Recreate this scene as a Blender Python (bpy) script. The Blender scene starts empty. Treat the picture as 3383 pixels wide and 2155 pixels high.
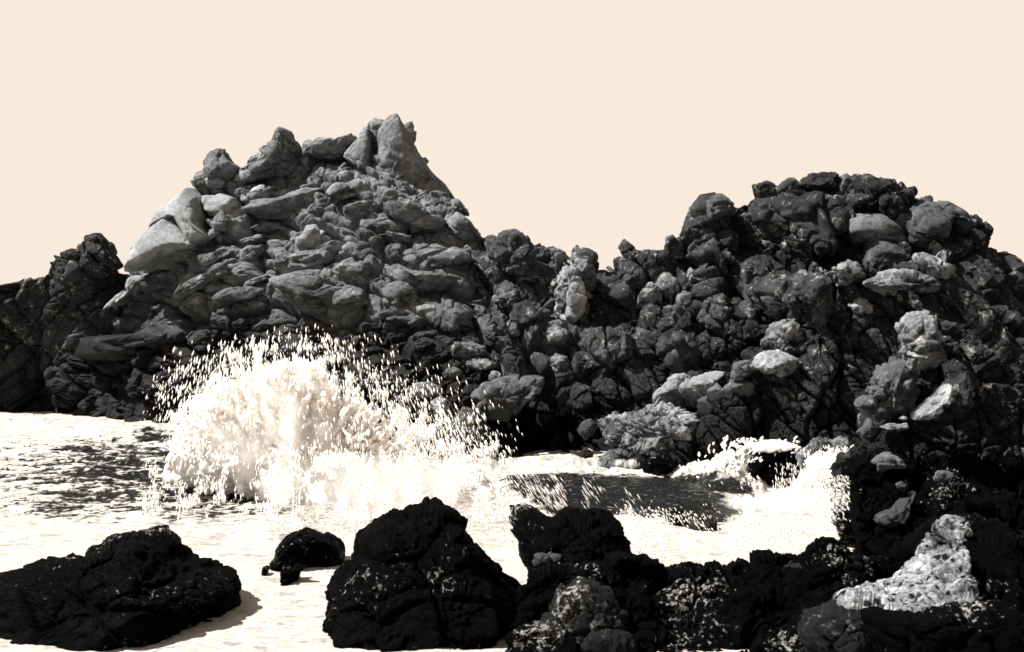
import bpy, math, random
import numpy as np
C = bpy.context
scene = C.scene
# ---------------------------------------------------------------- camera, sky, sun, exposure
F = 1100.0            # focal length in pixels of the 1024 px wide frame
HX, HY = 512.0, 300.0 # principal column and horizon row
CAMZ = 5.0
cam_d = bpy.data.cameras.new('camera'); cam = bpy.data.objects.new('camera', cam_d)
C.collection.objects.link(cam); scene.camera = cam
cam.location = (0, 0, CAMZ); cam.rotation_euler = (math.pi/2, 0, 0)
cam_d.sensor_width = 36; cam_d.lens = 36*F/1024.0
cam_d.shift_y = -(326-HY)/1024.0
cam_d.clip_end = 6000; cam_d.clip_start = 0.1
cam_d.dof.use_dof = True; cam_d.dof.focus_distance = 36; cam_d.dof.aperture_fstop = 4.0

SUN = np.array([-0.60, -0.06, 0.76]); SUN /= np.linalg.norm(SUN)
w = bpy.data.worlds.new('World'); scene.world = w; w.use_nodes = True
nt = w.node_tree; nt.nodes.clear()
N = nt.nodes.new; L = nt.links.new
out = N('ShaderNodeOutputWorld'); bg = N('ShaderNodeBackground'); bg.inputs[1].default_value = 0.15
sky = N('ShaderNodeTexSky'); sky.sky_type = 'NISHITA'; sky.sun_disc = False
sky.sun_elevation = math.asin(SUN[2]); sky.sun_rotation = math.atan2(SUN[0], SUN[1])
sky.air_density = 1.0; sky.dust_density = 0.6; sky.ozone_density = 1.0
bw = N('ShaderNodeRGBToBW'); mul = N('ShaderNodeMath'); mul.operation = 'MULTIPLY'; mul.inputs[1].default_value = 0.8
mn = N('ShaderNodeMath'); mn.operation = 'MINIMUM'; mn.inputs[1].default_value = 2.29
tint = N('ShaderNodeMix'); tint.data_type = 'RGBA'; tint.blend_type = 'MULTIPLY'; tint.inputs[0].default_value = 1
tint.inputs[7].default_value = (0.98, 0.845, 0.73, 1)
L(sky.outputs[0], bw.inputs[0]); L(bw.outputs[0], mul.inputs[0]); L(mul.outputs[0], mn.inputs[0])
L(mn.outputs[0], tint.inputs[6]); L(tint.outputs[2], bg.inputs[0]); L(bg.outputs[0], out.inputs[0])
sd = bpy.data.lights.new('sun', 'SUN'); sd.energy = 5.0; sd.angle = math.radians(0.5); sd.color = (1, 0.975, 0.94)
so = bpy.data.objects.new('sun', sd); C.collection.objects.link(so)
from mathutils import Vector
so.rotation_euler = Vector(SUN.tolist()).to_track_quat('Z', 'Y').to_euler()
scene.view_settings.view_transform = 'Standard'; scene.view_settings.look = 'None'
scene.view_settings.gamma = 1; scene.view_settings.exposure = 1.5

# ---------------------------------------------------------------- noise
def h3(ix, iy, iz, k):
    with np.errstate(over='ignore'):
        n = (ix.astype(np.int64)*73856093) ^ (iy.astype(np.int64)*19349663) ^ (iz.astype(np.int64)*83492791) ^ (k*2654435761)
        n = n.astype(np.uint32)
        n = (n ^ (n >> np.uint32(16)))*np.uint32(0x7feb352d)
        n = (n ^ (n >> np.uint32(15)))*np.uint32(0x846ca68b)
        n = n ^ (n >> np.uint32(16))
    return n.astype(np.float32)/np.float32(4294967295.0)
def vnoise(p, k=0):
    i = np.floor(p); f = (p-i).astype(np.float32); f = f*f*(3-2*f); i = i.astype(np.int64)
    r = np.zeros(len(p), np.float32)
    for a in (0, 1):
        wx = f[:, 0] if a else 1-f[:, 0]
        for b in (0, 1):
            wy = f[:, 1] if b else 1-f[:, 1]
            for c in (0, 1):
                wz = f[:, 2] if c else 1-f[:, 2]
                r += wx*wy*wz*h3(i[:, 0]+a, i[:, 1]+b, i[:, 2]+c, k)
    return r*2-1
def fbm(p, octs=4, k=0, g=0.5):
    r = 0; a = 1.0; s = 0
    for o in range(octs):
        r = r+a*vnoise(p*(2.0**o)+o*17.3, k+o*7); s += a; a *= g
    return r/s
def worley(p, k=0):
    """F1, F2, random values of the nearest cell, vector from its point"""
    i = np.floor(p).astype(np.int64); n = len(p)
    f1 = np.full(n, 9, np.float32); f2 = f1.copy(); best = np.zeros((n, 3), np.int64); vec = np.zeros((n, 3), np.float32)
    for a in (-1, 0, 1):
        for b in (-1, 0, 1):
            for c in (-1, 0, 1):
                ci = i+np.array([a, b, c])
                q = np.stack([h3(ci[:, 0], ci[:, 1], ci[:, 2], k+m) for m in (1, 2, 3)], 1)
                v = (p-(ci+q)).astype(np.float32); d = np.sqrt((v*v).sum(1))
                m = d < f1
                f2 = np.where(m, f1, np.minimum(f2, d)); f1 = np.where(m, d, f1)
                best[m] = ci[m]; vec[m] = v[m]
    rnd = np.stack([h3(best[:, 0], best[:, 1], best[:, 2], k+m) for m in (11, 12, 13, 14)], 1)
    return f1, f2, rnd, vec
def rot(deg_y):
    a = math.radians(deg_y); c, s = math.cos(a), math.sin(a)
    return np.array([[c, 0, s], [0, 1, 0], [-s, 0, c]])
def rockdisp(p, big=1.6, amp=0.5, tilt=0, stretch=(1, 1, 1), rough=1.0, k=0, pits=0.0, crack=0.2, joints=()):
    """inward blocky displacement in metres: jointed blocks at two sizes, cracks between them, rough grain"""
    out = np.zeros(len(p), np.float32)
    R = rot(tilt); CH = 120000
    for s0 in range(0, len(p), CH):
        q = p[s0:s0+CH]@R.T
        wv = np.stack([fbm(q*0.8/big+5, 2, k+31), fbm(q*0.8/big+15, 2, k+41), fbm(q*0.8/big+25, 2, k+51)], 1)
        q = q+wv*0.30*big
        d = 0
        for lv, (sc, am) in enumerate(((big*2.3, amp*1.15), (big, amp*0.65), (big*0.4, amp*0.22), (big*0.16, amp*0.07))):
            qs = q/(sc*np.array(stretch))
            f1, f2, rnd, vec = worley(qs, k+lv*100)
            e = np.clip((f2-f1)/crack, 0, 1); e = e*(2-e)
            facet = ((rnd[:, :3]-0.5)*vec).sum(1)*2.0
            d = d+am*((e-0.8)*(0.4 if lv == 0 else 0.6)+facet*1.25+(rnd[:, 3]-0.5)*0.9-0.7*np.clip(1-(f2-f1)/(crack*0.35), 0, 1)**2)
        d = d+rough*amp*(0.30*fbm(q*2.2/big, 6, k+61, 0.62)-0.25*np.abs(fbm(q*1.3/big+9, 5, k+67, 0.6))-0.22*np.abs(fbm(q*5.5/big+3, 4, k+69, 0.65)))
        for (jx, jy, jz, sp_, wd_, dep_) in joints:      # long through-going joints: parallel cracks with a small step at each
            jn = np.array([jx, jy, jz], float); jn /= np.linalg.norm(jn)
            u = (p[s0:s0+CH]@jn+0.35*sp_*fbm(p[s0:s0+CH]*0.35+sp_, 3, k+91))/sp_; fr_ = u-np.floor(u); ci = np.floor(u).astype(np.int64)
            h1 = h3(ci, ci*0+7, ci*0+3, k+5); dd_ = np.minimum(fr_, 1-fr_)*sp_
            d = d-dep_*np.exp(-(dd_/wd_)**2)*1.2+dep_*1.5*(h1-0.5)+dep_*1.3*(0.5-fr_)
        if pits:
            f1, f2, rnd, vec = worley(q/0.17, k+77)
            d = d-pits*0.7*np.clip((0.30+0.25*rnd[:, 1]-f1)*4, 0, 1)*(rnd[:, 0] > 0.3)
            f1, f2, rnd, vec = worley(q/0.07, k+78)
            d = d-pits*0.4*np.clip(0.5-f1, 0, 1)
        out[s0:s0+CH] = d
    return out

# ---------------------------------------------------------------- traced outlines (read off the photo, placed in space)
REG = {'o': (0, 0, .42525), '1': (30.27, 105.94, .12826), '2': (272.4, 105.94, .12826), '3': (484.3, 166.5, .12826),
       '4': (696.2, 151.3, .12826), '5': (30.27, 287.6, .12826), '6': (302.7, 287.6, .12826), '7': (575.1, 287.6, .12826),
       '8': (756.7, 302.7, .12826), 'a': (30.27, 469.2, .1257), 'b': (302.7, 469.2, .1257), 'c': (575.1, 469.2, .1194), 'd': (756.7, 469.2, .11937)}
def T(tag, pts):
    ox, oy, s = REG[tag]
    return np.array([(ox+x*s, oy+y*s) for x, y in pts], float)
def P(px, py, Y):
    return np.stack([(px-HX)/F*Y, Y+0*px, CAMZ-(py-HY)/F*Y], -1)
def wl(py):           # distance of the water surface seen at row py
    return CAMZ*F/(py-HY)

# ---------------------------------------------------------------- object helpers
def mesh(name, V, Q, mat, parent=None, smooth=True, origin=None):
    V = np.asarray(V, np.float32)
    if origin is None:
        origin = np.array([V[:, 0].mean(), V[:, 1].mean(), max(V[:, 2].min(), -0.5)])
    V = V-np.asarray(origin, np.float32)
    me = bpy.data.meshes.new(name)
    Q = np.asarray(Q, np.int32); n = Q.shape[1]
    me.vertices.add(len(V)); me.vertices.foreach_set('co', V.ravel())
    me.loops.add(Q.size); me.loops.foreach_set('vertex_index', Q.ravel())
    me.polygons.add(len(Q)); me.polygons.foreach_set('loop_start', np.arange(0, Q.size, n, dtype=np.int32))
    me.polygons.foreach_set('loop_total', np.full(len(Q), n, np.int32))
    me.update(calc_edges=True); me.validate()
    if smooth: me.shade_smooth()
    me.materials.append(mat)
    o = bpy.data.objects.new(name, me); C.collection.objects.link(o); o.location = [float(x) for x in origin]
    if parent is not None:
        o.parent = parent; o.location = [float(x) for x in (np.asarray(origin)-np.array(parent.location))]
    return o
def tag(o, label=None, cat=None, group=None, kind=None):
    if label: o['label'] = label
    if cat: o['category'] = cat
    if group: o['group'] = group
    if kind: o['kind'] = kind
    return o
def empty(name, loc):
    o = bpy.data.objects.new(name, None); C.collection.objects.link(o); o.location = [float(x) for x in loc]; o.empty_display_size = 0.3
    return o

# ---------------------------------------------------------------- materials
def rock_mat(name, dark, light, wet_z=None, wet_soft=1.2, wet_col=0.006, rough=0.85, spec=0.15, bump=0.5, lichen_highlight=0.0, scale=1.0, pit_shade=0.0, glint_speck=0.0, contrast=1.0):
    m = bpy.data.materials.new(name); m.use_nodes = True; t = m.node_tree; n = t.nodes.new; l = t.links.new
    b = t.nodes['Principled BSDF']
    geo = n('ShaderNodeNewGeometry')
    def noise(s, det, ro, off=0):
        mp = n('ShaderNodeMapping'); mp.inputs['Location'].default_value = (off, off*2, off*3)
        l(geo.outputs['Position'], mp.inputs[0])
        x = n('ShaderNodeTexNoise'); x.inputs['Scale'].default_value = s*scale; x.inputs['Detail'].default_value = det
        x.inputs['Roughness'].default_value = ro; l(mp.outputs[0], x.inputs[0]); return x
    n1 = noise(0.7, 8, 0.72); n2 = noise(6.0, 8, 0.75, 3); n3 = noise(22, 6, 0.8, 7)
    ad = n('ShaderNodeMix'); ad.data_type = 'FLOAT'; ad.inputs[0].default_value = 0.5
    l(n1.outputs[0], ad.inputs[2])
    ad2 = n('ShaderNodeMix'); ad2.data_type = 'FLOAT'; ad2.inputs[0].default_value = 0.4; l(n2.outputs[0], ad2.inputs[2]); l(n3.outputs[0], ad2.inputs[3]); l(ad2.outputs[0], ad.inputs[3])
    cr = n('ShaderNodeValToRGB'); cr.color_ramp.elements[0].position = 0.51-0.15*contrast; cr.color_ramp.elements[1].position = 0.51+0.15*contrast
    tn = (0.95, 1.0, 1.04)
    cr.color_ramp.elements[0].color = (*[dark*c for c in tn], 1); cr.color_ramp.elements[1].color = (*[light*c for c in tn], 1)
    e = cr.color_ramp.elements.new(0.515); e.color = (*[(dark*0.6+light*0.4)*c for c in tn], 1)
    l(ad.outputs[0], cr.inputs[0]); col = cr.outputs[0]
    if lichen_highlight:  # pale patches, brightened to paint highlights into the rock
        r2 = n('ShaderNodeMapRange'); r2.inputs[1].default_value = 0.56; r2.inputs[2].default_value = 0.66
        r2.inputs[3].default_value = 0; r2.inputs[4].default_value = lichen_highlight
        n4 = noise(2.6, 9, 0.8, 13); l(n4.outputs[0], r2.inputs[0])
        mx = n('ShaderNodeMix'); mx.data_type = 'RGBA'; l(r2.outputs[0], mx.inputs[0]); l(col, mx.inputs[6])
        mx.inputs[7].default_value = (0.72, 0.71, 0.68, 1); col = mx.outputs[2]
    if pit_shade:     # dark spots painted in for the shade inside pits
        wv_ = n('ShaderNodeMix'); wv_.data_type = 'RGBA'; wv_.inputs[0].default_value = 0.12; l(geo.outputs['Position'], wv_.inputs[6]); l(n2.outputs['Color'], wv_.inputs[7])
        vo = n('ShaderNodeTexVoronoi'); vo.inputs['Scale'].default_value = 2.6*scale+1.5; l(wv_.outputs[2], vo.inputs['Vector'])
        r3 = n('ShaderNodeMapRange'); r3.inputs[1].default_value = 0.24; r3.inputs[2].default_value = 0.36; r3.inputs[3].default_value = pit_shade; r3.inputs[4].default_value = 0; l(vo.outputs['Distance'], r3.inputs[0])
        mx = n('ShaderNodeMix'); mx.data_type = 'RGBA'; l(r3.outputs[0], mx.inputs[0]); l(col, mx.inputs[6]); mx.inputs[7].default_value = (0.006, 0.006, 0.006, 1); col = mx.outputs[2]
    if glint_speck:   # wet-rock glints painted as pale crust-like flecks in small ragged patches
        a1 = noise(0.55, 3, 0.5, 31); a2 = noise(7.5, 5, 0.7, 37)
        ma = n('ShaderNodeMath'); ma.operation = 'MULTIPLY_ADD'; ma.inputs[1].default_value = 0.9; l(a1.outputs[0], ma.inputs[0]); l(a2.outputs[0], ma.inputs[2])
        r2 = n('ShaderNodeMapRange'); r2.inputs[1].default_value = 1.12; r2.inputs[2].default_value = 1.2; r2.inputs[3].default_value = 0; r2.inputs[4].default_value = 1
        l(ma.outputs[0], r2.inputs[0]); mx = n('ShaderNodeMix'); mx.data_type = 'RGBA'; l(r2.outputs[0], mx.inputs[0]); l(col, mx.inputs[6])
        mx.inputs[7].default_value = (glint_speck, glint_speck*.97, glint_speck*.93, 1); col = mx.outputs[2]
    if wet_z is not None:
        sp = n('ShaderNodeSeparateXYZ'); l(geo.outputs['Position'], sp.inputs[0])
        wn = noise(0.45, 6, 0.7, 21)
        ma = n('ShaderNodeMath'); ma.operation = 'MULTIPLY_ADD'; ma.inputs[1].default_value = 3.6*wet_soft; l(wn.outputs[0], ma.inputs[0])
        l(sp.outputs[2], ma.inputs[2])
        mr = n('ShaderNodeMapRange'); mr.inputs[1].default_value = wet_z+1.8*wet_soft-wet_soft*0.8; mr.inputs[2].default_value = wet_z+1.8*wet_soft+wet_soft*0.8
        mr.inputs[3].default_value = 1; mr.inputs[4].default_value = 0; l(ma.outputs[0], mr.inputs[0])
        mx = n('ShaderNodeMix'); mx.data_type = 'RGBA'; l(mr.outputs[0], mx.inputs[0]); l(col, mx.inputs[6])
        mx.inputs[7].default_value = (wet_col, wet_col, wet_col, 1); col = mx.outputs[2]
        rr = n('ShaderNodeMapRange'); l(mr.outputs[0], rr.inputs[0]); rr.inputs[3].default_value = rough; rr.inputs[4].default_value = 0.45
        l(rr.outputs[0], b.inputs['Roughness'])
    else:
        b.inputs['Roughness'].default_value = rough
    l(col, b.inputs['Base Color']); b.inputs['Specular IOR Level'].default_value = spec
    bp = n('ShaderNodeBump'); bp.inputs['Strength'].default_value = bump; bp.inputs['Distance'].default_value = 0.34/scale
    l(n2.outputs[0], bp.inputs['Height'])
    bp2 = n('ShaderNodeBump'); bp2.inputs['Strength'].default_value = bump*0.9; bp2.inputs['Distance'].default_value = 0.15/scale
    l(n3.outputs[0], bp2.inputs['Height']); l(bp.outputs[0], bp2.inputs['Normal']); l(bp2.outputs[0], b.inputs['Normal'])
    return m
M_CRAG = rock_mat('crag_rock', 0.015, 0.40, contrast=0.8, wet_z=4.4, wet_soft=1.5, lichen_highlight=0.35, bump=0.7)
M_PALE = rock_mat('pale_slab_rock', 0.07, 0.5, lichen_highlight=0.5, bump=0.6)
M_MID = rock_mat('grey_rock', 0.02, 0.22, wet_z=1.2, lichen_highlight=0.3, bump=0.7)
M_DARK = rock_mat('dark_rock', 0.003, 0.065, wet_z=2.2, lichen_highlight=0.55, contrast=0.7, bump=0.7)
M_RIDGE = rock_mat('ridge_rock', 0.006, 0.14, wet_z=2.0, lichen_highlight=0.6, contrast=0.7, bump=0.8)
M_LIT = rock_mat('sunlit_mottled_rock', 0.02, 0.55, lichen_highlight=0.7, contrast=0.6, bump=0.9, pit_shade=0.7)  # paler tone painted in for sunlit tops and broken highlights
M_WET = rock_mat('wet_black_rock', 0.0005, 0.0028, rough=0.5, spec=0.02, bump=0.8, scale=1.6, glint_speck=0.35)
M_SPECK = rock_mat('speckled_wet_rock', 0.001, 0.014, lichen_highlight=0.3, contrast=0.5, rough=0.7, bump=0.9, scale=1.8, glint_speck=0.4)
M_PIT = rock_mat('pitted_rock', 0.04, 0.62, lichen_highlight=0.6, contrast=0.5, bump=0.8, scale=2, pit_shade=1.0)

def foam_mat(name, col=(0.6, 0.57, 0.53), sss=0.0):
    m = bpy.data.materials.new(name); m.use_nodes = True; b = m.node_tree.nodes['Principled BSDF']
    b.inputs['Base Color'].default_value = (*col, 1); b.inputs['Roughness'].default_value = 0.9; b.inputs['Specular IOR Level'].default_value = 0.2
    return m
M_FOAM = foam_mat('foam_white')
def drop_mat():
    m = bpy.data.materials.new('spray_white'); m.use_nodes = True; t = m.node_tree; t.nodes.clear(); n = t.nodes.new
    o = n('ShaderNodeOutputMaterial'); d = n('ShaderNodeBsdfDiffuse'); tr = n('ShaderNodeBsdfTranslucent'); mx = n('ShaderNodeMixShader')
    d.inputs[0].default_value = (0.97, 0.94, 0.90, 1); tr.inputs[0].default_value = (0.97, 0.94, 0.90, 1); mx.inputs[0].default_value = 0.5
    t.links.new(d.outputs[0], mx.inputs[1]); t.links.new(tr.outputs[0], mx.inputs[2]); t.links.new(mx.outputs[0], o.inputs[0])
    return m
M_DROP = drop_mat()

# ---------------------------------------------------------------- large rock masses: a front lofted from waterline to skyline, and a back
def resample(pts, n):
    pts = np.asarray(pts, float); d = np.r_[0, np.cumsum(np.hypot(*np.diff(pts[:, :2], axis=0).T))]
    u = np.linspace(0, d[-1], n)
    return np.stack([np.interp(u, d, pts[:, i]) for i in range(pts.shape[1])], 1)
def loft(name, top, base, mat, parent=None, ns=300, nt=200, nb=60, prof=1.0, thick=5.0, bulge=0.0, disp=None, px=None):
    """top, base: rows of (px, py, depth)."""
    Tt = resample(top, ns); B = resample(base, ns)
    t = np.linspace(0, 1, nt)[None, :]
    Yv = B[:, 2:3]+(Tt[:, 2:3]-B[:, 2:3])*t**prof-bulge*np.sin(t*math.pi)
    X = B[:, 0:1]+(Tt[:, 0:1]-B[:, 0:1])*t; Yp = B[:, 1:2]+(Tt[:, 1:2]-B[:, 1:2])*t
    front = P(X, Yp, Yv)
    # below the water / into the ground
    under = front[:, :1].copy(); under[:, :, 2] -= 1.2; under = np.concatenate([under, front[:, :1]-[0, 0, .6]], 1)
    s = np.linspace(0, 1, nb)[1:][None, :, None]
    ridge = front[:, -1:]; foot = ridge.copy(); foot[:, :, 1] += thick; foot[:, :, 2] = -1.5
    foot[:, :, 0] *= (foot[:, :, 1]/ridge[:, :, 1])*0.5+0.5
    h = (ridge[:, :, 2:3]-foot[:, :, 2:3])
    back = ridge+(foot-ridge)*s; back[:, :, 2] = (ridge[:, :, 2]-h[:, :, 0]*(s[:, :, 0]**1.5)); back[:, :, 1] = ridge[:, :, 1]+thick*s[:, :, 0]**0.7
    G = np.concatenate([under, front, back], 1)           # ns x m x 3
    # end caps: shrink the end sections to a point
    def cap(sec, sign):
        c = sec.mean(0); rings = []
        for a in np.linspace(0, 1, 24)[1:]:
            rings.append(c+(sec-c)*(1-a))
        return np.array(rings)
    Gc = np.concatenate([cap(G[0], -1)[::-1], G, cap(G[-1], 1)], 0)
    n0, m = Gc.shape[:2]
    du = np.gradient(Gc, axis=0); dv = np.gradient(Gc, axis=1)
    nr = np.cross(du, dv); nr /= np.linalg.norm(nr, axis=2, keepdims=True)+1e-9
    V = Gc.reshape(-1, 3); nr = nr.reshape(-1, 3)
    d = rockdisp(V, **(disp or {}))
    V2 = V+nr*d[:, None]*1.0
    idx = np.arange(n0*m).reshape(n0, m)
    Q = np.stack([idx[:-1, :-1], idx[1:, :-1], idx[1:, 1:], idx[:-1, 1:]], -1).reshape(-1, 4)
    o = mesh(name, V2, Q, mat, parent)
    fr = V2.reshape(n0, m, 3)[23:-23, 2:2+nt].reshape(-1, 3)[::7]
    surf = np.stack([HX+fr[:, 0]/fr[:, 1]*F, HY-(fr[:, 2]-CAMZ)/fr[:, 1]*F, fr[:, 1]], 1)
    return o, surf
def depth_at(surf, x, y):
    d = np.hypot(surf[:, 0]-x, surf[:, 1]-y); i = np.argsort(d)[:24]
    return float(np.median(surf[i, 2]))

# ---------------------------------------------------------------- single rocks from a traced outline
_ico = {}
def ico(n):
    if n not in _ico:
        import bmesh
        bm = bmesh.new(); bmesh.ops.create_icosphere(bm, subdivisions=n, radius=1)
        _ico[n] = (np.array([v.co[:] for v in bm.verts]), np.array([[v.index for v in f.verts] for f in bm.faces]))
        bm.free()
    return _ico[n]
RID = [0]
def stone(poly, Y, mat, name='rock_block', parent=None, thick=None, sub=5, cuts=15, boxy=0.55, disp=None, amp=None, down=0.0, sink=0.0, lean=0.0, grow=1.06, yaw=0.0):
    RID[0] += 1; rs = np.random.RandomState(RID[0])
    c = poly.mean(0)
    # area centroid
    x, y = poly[:, 0], poly[:, 1]; x1, y1 = np.roll(x, -1), np.roll(y, -1); cr = x*y1-x1*y; A = cr.sum()/2
    if abs(A) > 1: c = np.array([((x+x1)*cr).sum(), ((y+y1)*cr).sum()])/(6*A)
    q = (poly-c)*np.array([1, -1])*(Y/F)*grow
    th = np.linspace(-math.pi, math.pi, 361)
    r = np.zeros(361)
    for i in range(len(q)):                       # ray / edge intersections
        a, b = q[i], q[(i+1) % len(q)]; e = b-a
        dx, dy = np.cos(th), np.sin(th); den = dx*e[1]-dy*e[0]; den = np.where(abs(den) < 1e-9, 1e-9, den)
        tt = (a[0]*e[1]-a[1]*e[0])/den; ss = (a[0]*dy-a[1]*dx)/den
        ok = (tt > 0) & (ss >= -1e-6) & (ss <= 1+1e-6)
        r = np.where(ok, np.maximum(r, tt), r)
    r = np.where(r < 1e-4, np.median(r[r > 0]), r)
    V0, Fc = ico(sub); V = V0.copy()
    rho = np.hypot(V[:, 0], V[:, 2]); ang = np.arctan2(V[:, 2], V[:, 0])
    rr = np.interp(ang, th, r)*np.minimum(rho, 1)**boxy
    w_, h_ = np.ptp(q[:, 0]), np.ptp(q[:, 1]); tk = thick if thick else 0.5*min(w_, h_)*1.1+0.12*max(w_, h_)
    yy = np.sign(V[:, 1])*np.abs(V[:, 1])**0.7*tk
    W = np.stack([rr*np.cos(ang), yy, rr*np.sin(ang)], 1)
    W[:, 1] += lean*W[:, 2]+yaw*W[:, 0]
    sc = np.array([w_/2, tk, h_/2])
    for i in range(cuts):                          # broken faces on the side that looks out
        nn = rs.normal(size=3); nn[1] = -abs(nn[1])*0.9-0.25; nn /= np.linalg.norm(nn)
        U = W/sc; dd = rs.uniform(0.5, 0.84); s_ = U@nn; over = np.maximum(s_-dd, 0)*0.9
        U2 = U-over[:, None]*nn; W[:, 1] = U2[:, 1]*sc[1]; k_ = 0.4
        W[:, 0] = W[:, 0]*(1-k_)+U2[:, 0]*sc[0]*k_; W[:, 2] = W[:, 2]*(1-k_)+U2[:, 2]*sc[2]*k_
    if down:                                       # carry the foot of the rock down below the water
        lo = W[:, 2] < 0; W[lo, 2] -= down*np.clip(-W[lo, 2]/(h_/2), 0, 1)
    ctr = P(np.array(c[0]), np.array(c[1]), Y+sink)
    Wp = W+ctr
    size = min(w_, h_)
    nrm = W/sc; nrm /= np.linalg.norm(nrm, axis=1, keepdims=True)+1e-9
    dp = dict(big=max(size*0.55, 0.15), amp=min(size*0.085, 0.22) if amp is None else amp, k=RID[0] % 50, crack=0.2, rough=0.9)
    dp.update(disp or {})
    d = rockdisp(Wp, **dp)
    Wp = Wp+nrm*d[:, None]
    return mesh(name, Wp, Fc, mat, parent)

MASS = {}; MDISP = {}
def mass(key, name, label, cat, top, base, mat, group=None, **kw):
    sx = np.mean([b[0] for b in base]); Yb = np.mean([b[2] for b in base])
    loc = P(np.array(sx), np.array(HY+CAMZ*F/Yb), Yb)
    e = empty(name, loc); tag(e, label, cat, group)
    o, surf = loft('rock_face', top, base, mat, e, **kw)
    MASS[key] = (e, surf); MDISP[key] = kw['disp']
def withd(pts, depths):
    """pts Nx2 and a list of depths spread evenly (or by x) -> Nx3"""
    pts = np.asarray(pts, float)
    if isinstance(depths[0], tuple):
        xs = np.array([a for a, b in depths]); ys = np.array([b for a, b in depths]); return np.c_[pts, np.interp(pts[:, 0], xs, ys)]
    return np.c_[pts, np.interp(np.linspace(0, 1, len(pts)), np.linspace(0, 1, len(depths)), depths)]
def basew(tag_, pts):        # base drawn at the waterline: depth follows from the row
    p = T(tag_, pts); return np.c_[p, wl(p[:, 1])]

LEDGE = dict(big=1.5, amp=0.42, tilt=12, stretch=(1.35, 1.1, 0.72), k=3, crack=0.26, joints=((.45, .2, .9, 1.7, .10, .22), (.8, .3, -.45, 3.1, .10, .18)))
# far left dark outcrop
mass('A', 'rock_outcrop', 'dark hump-backed outcrop under a slanting block, at the far left of the cove', 'outcrop',
     withd(T('o', [(-160, 730), (-60, 680), (40, 662), (104, 650), (122, 640), (132, 612), (165, 588), (205, 578), (240, 575), (262, 600), (285, 635), (310, 640), (345, 690), (360, 760)]), [48, 49, 49, 50, 49]),
     basew('o', [(-160, 962), (97, 968), (160, 972), (230, 980), (330, 990), (440, 1000)]), M_DARK, ns=200, nt=220, prof=1.3, thick=6,
     disp=dict(big=1.9, amp=0.4, tilt=-20, stretch=(1, 1, 1.1), k=9, joints=((.7, .1, -.6, 1.9, .1, .2),)))
# big crag
mass('B', 'rock_crag', 'tall jagged grey crag with a horn-shaped summit standing behind the breaking wave', 'crag',
     withd(T('o', [(150, 830), (190, 795), (250, 735), (300, 660), (325, 606), (345, 566), (368, 520), (382, 492), (420, 468), (452, 440), (480, 424), (560, 412), (640, 408), (715, 392),
                   (738, 352), (815, 338), (850, 312), (905, 292), (932, 290), (958, 322), (1000, 398), (1030, 444), (1060, 480), (1102, 515), (1140, 576), (1165, 640)]),
           [49, 49, 48.5, 48, 47.5, 47, 46.5, 46, 45, 43, 41]),
     basew('o', [(120, 972), (280, 985), (430, 1003), (640, 1035), (800, 1062), (1000, 1082), (1165, 1078)]), M_CRAG, ns=520, nt=420, prof=1.15, thick=9, bulge=1.0, disp=LEDGE)
# notched ridge between the crag and the right cliff
mass('C', 'rock_ridge', 'low notched ridge of broken rock in the dip between the crag and the right cliff', 'ridge',
     withd(T('o', [(1105, 640), (1135, 592), (1155, 568), (1190, 558), (1228, 560), (1250, 600), (1285, 618), (1300, 645), (1318, 628), (1372, 628), (1405, 660), (1435, 688), (1470, 700), (1490, 760)]),
           [42, 42, 41, 40.5, 40, 39.5]),
     basew('o', [(1040, 1083), (1160, 1076), (1250, 1070), (1400, 1068), (1500, 1070)]), M_RIDGE, ns=320, nt=360, prof=1.1, thick=7, bulge=0.8,
     disp=dict(big=1.25, amp=0.42, tilt=-62, stretch=(1.6, 1.1, 0.8), k=21, joints=((.85, .1, .45, 1.5, .10, .25), (-.3, .2, .9, 2.3, .1, .15))))
# right cliff
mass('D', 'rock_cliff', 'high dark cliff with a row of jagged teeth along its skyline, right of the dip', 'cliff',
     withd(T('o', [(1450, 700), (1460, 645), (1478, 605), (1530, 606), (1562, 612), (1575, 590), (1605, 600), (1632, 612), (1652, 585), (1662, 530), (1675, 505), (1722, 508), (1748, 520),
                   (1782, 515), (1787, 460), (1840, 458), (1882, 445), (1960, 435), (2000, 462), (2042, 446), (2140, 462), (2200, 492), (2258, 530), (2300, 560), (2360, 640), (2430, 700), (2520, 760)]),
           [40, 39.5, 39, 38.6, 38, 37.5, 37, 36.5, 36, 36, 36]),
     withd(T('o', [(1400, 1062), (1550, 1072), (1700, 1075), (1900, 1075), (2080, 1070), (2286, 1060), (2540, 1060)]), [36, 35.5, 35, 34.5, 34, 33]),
     M_DARK, ns=520, nt=360, prof=1.1, thick=8, bulge=0.9, disp=dict(big=1.35, amp=0.42, tilt=-55, stretch=(1.6, 1.1, 0.8), k=33, joints=((.8, .1, .6, 1.6, .10, .28), (-.35, .2, .9, 2.6, .1, .18))))
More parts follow.
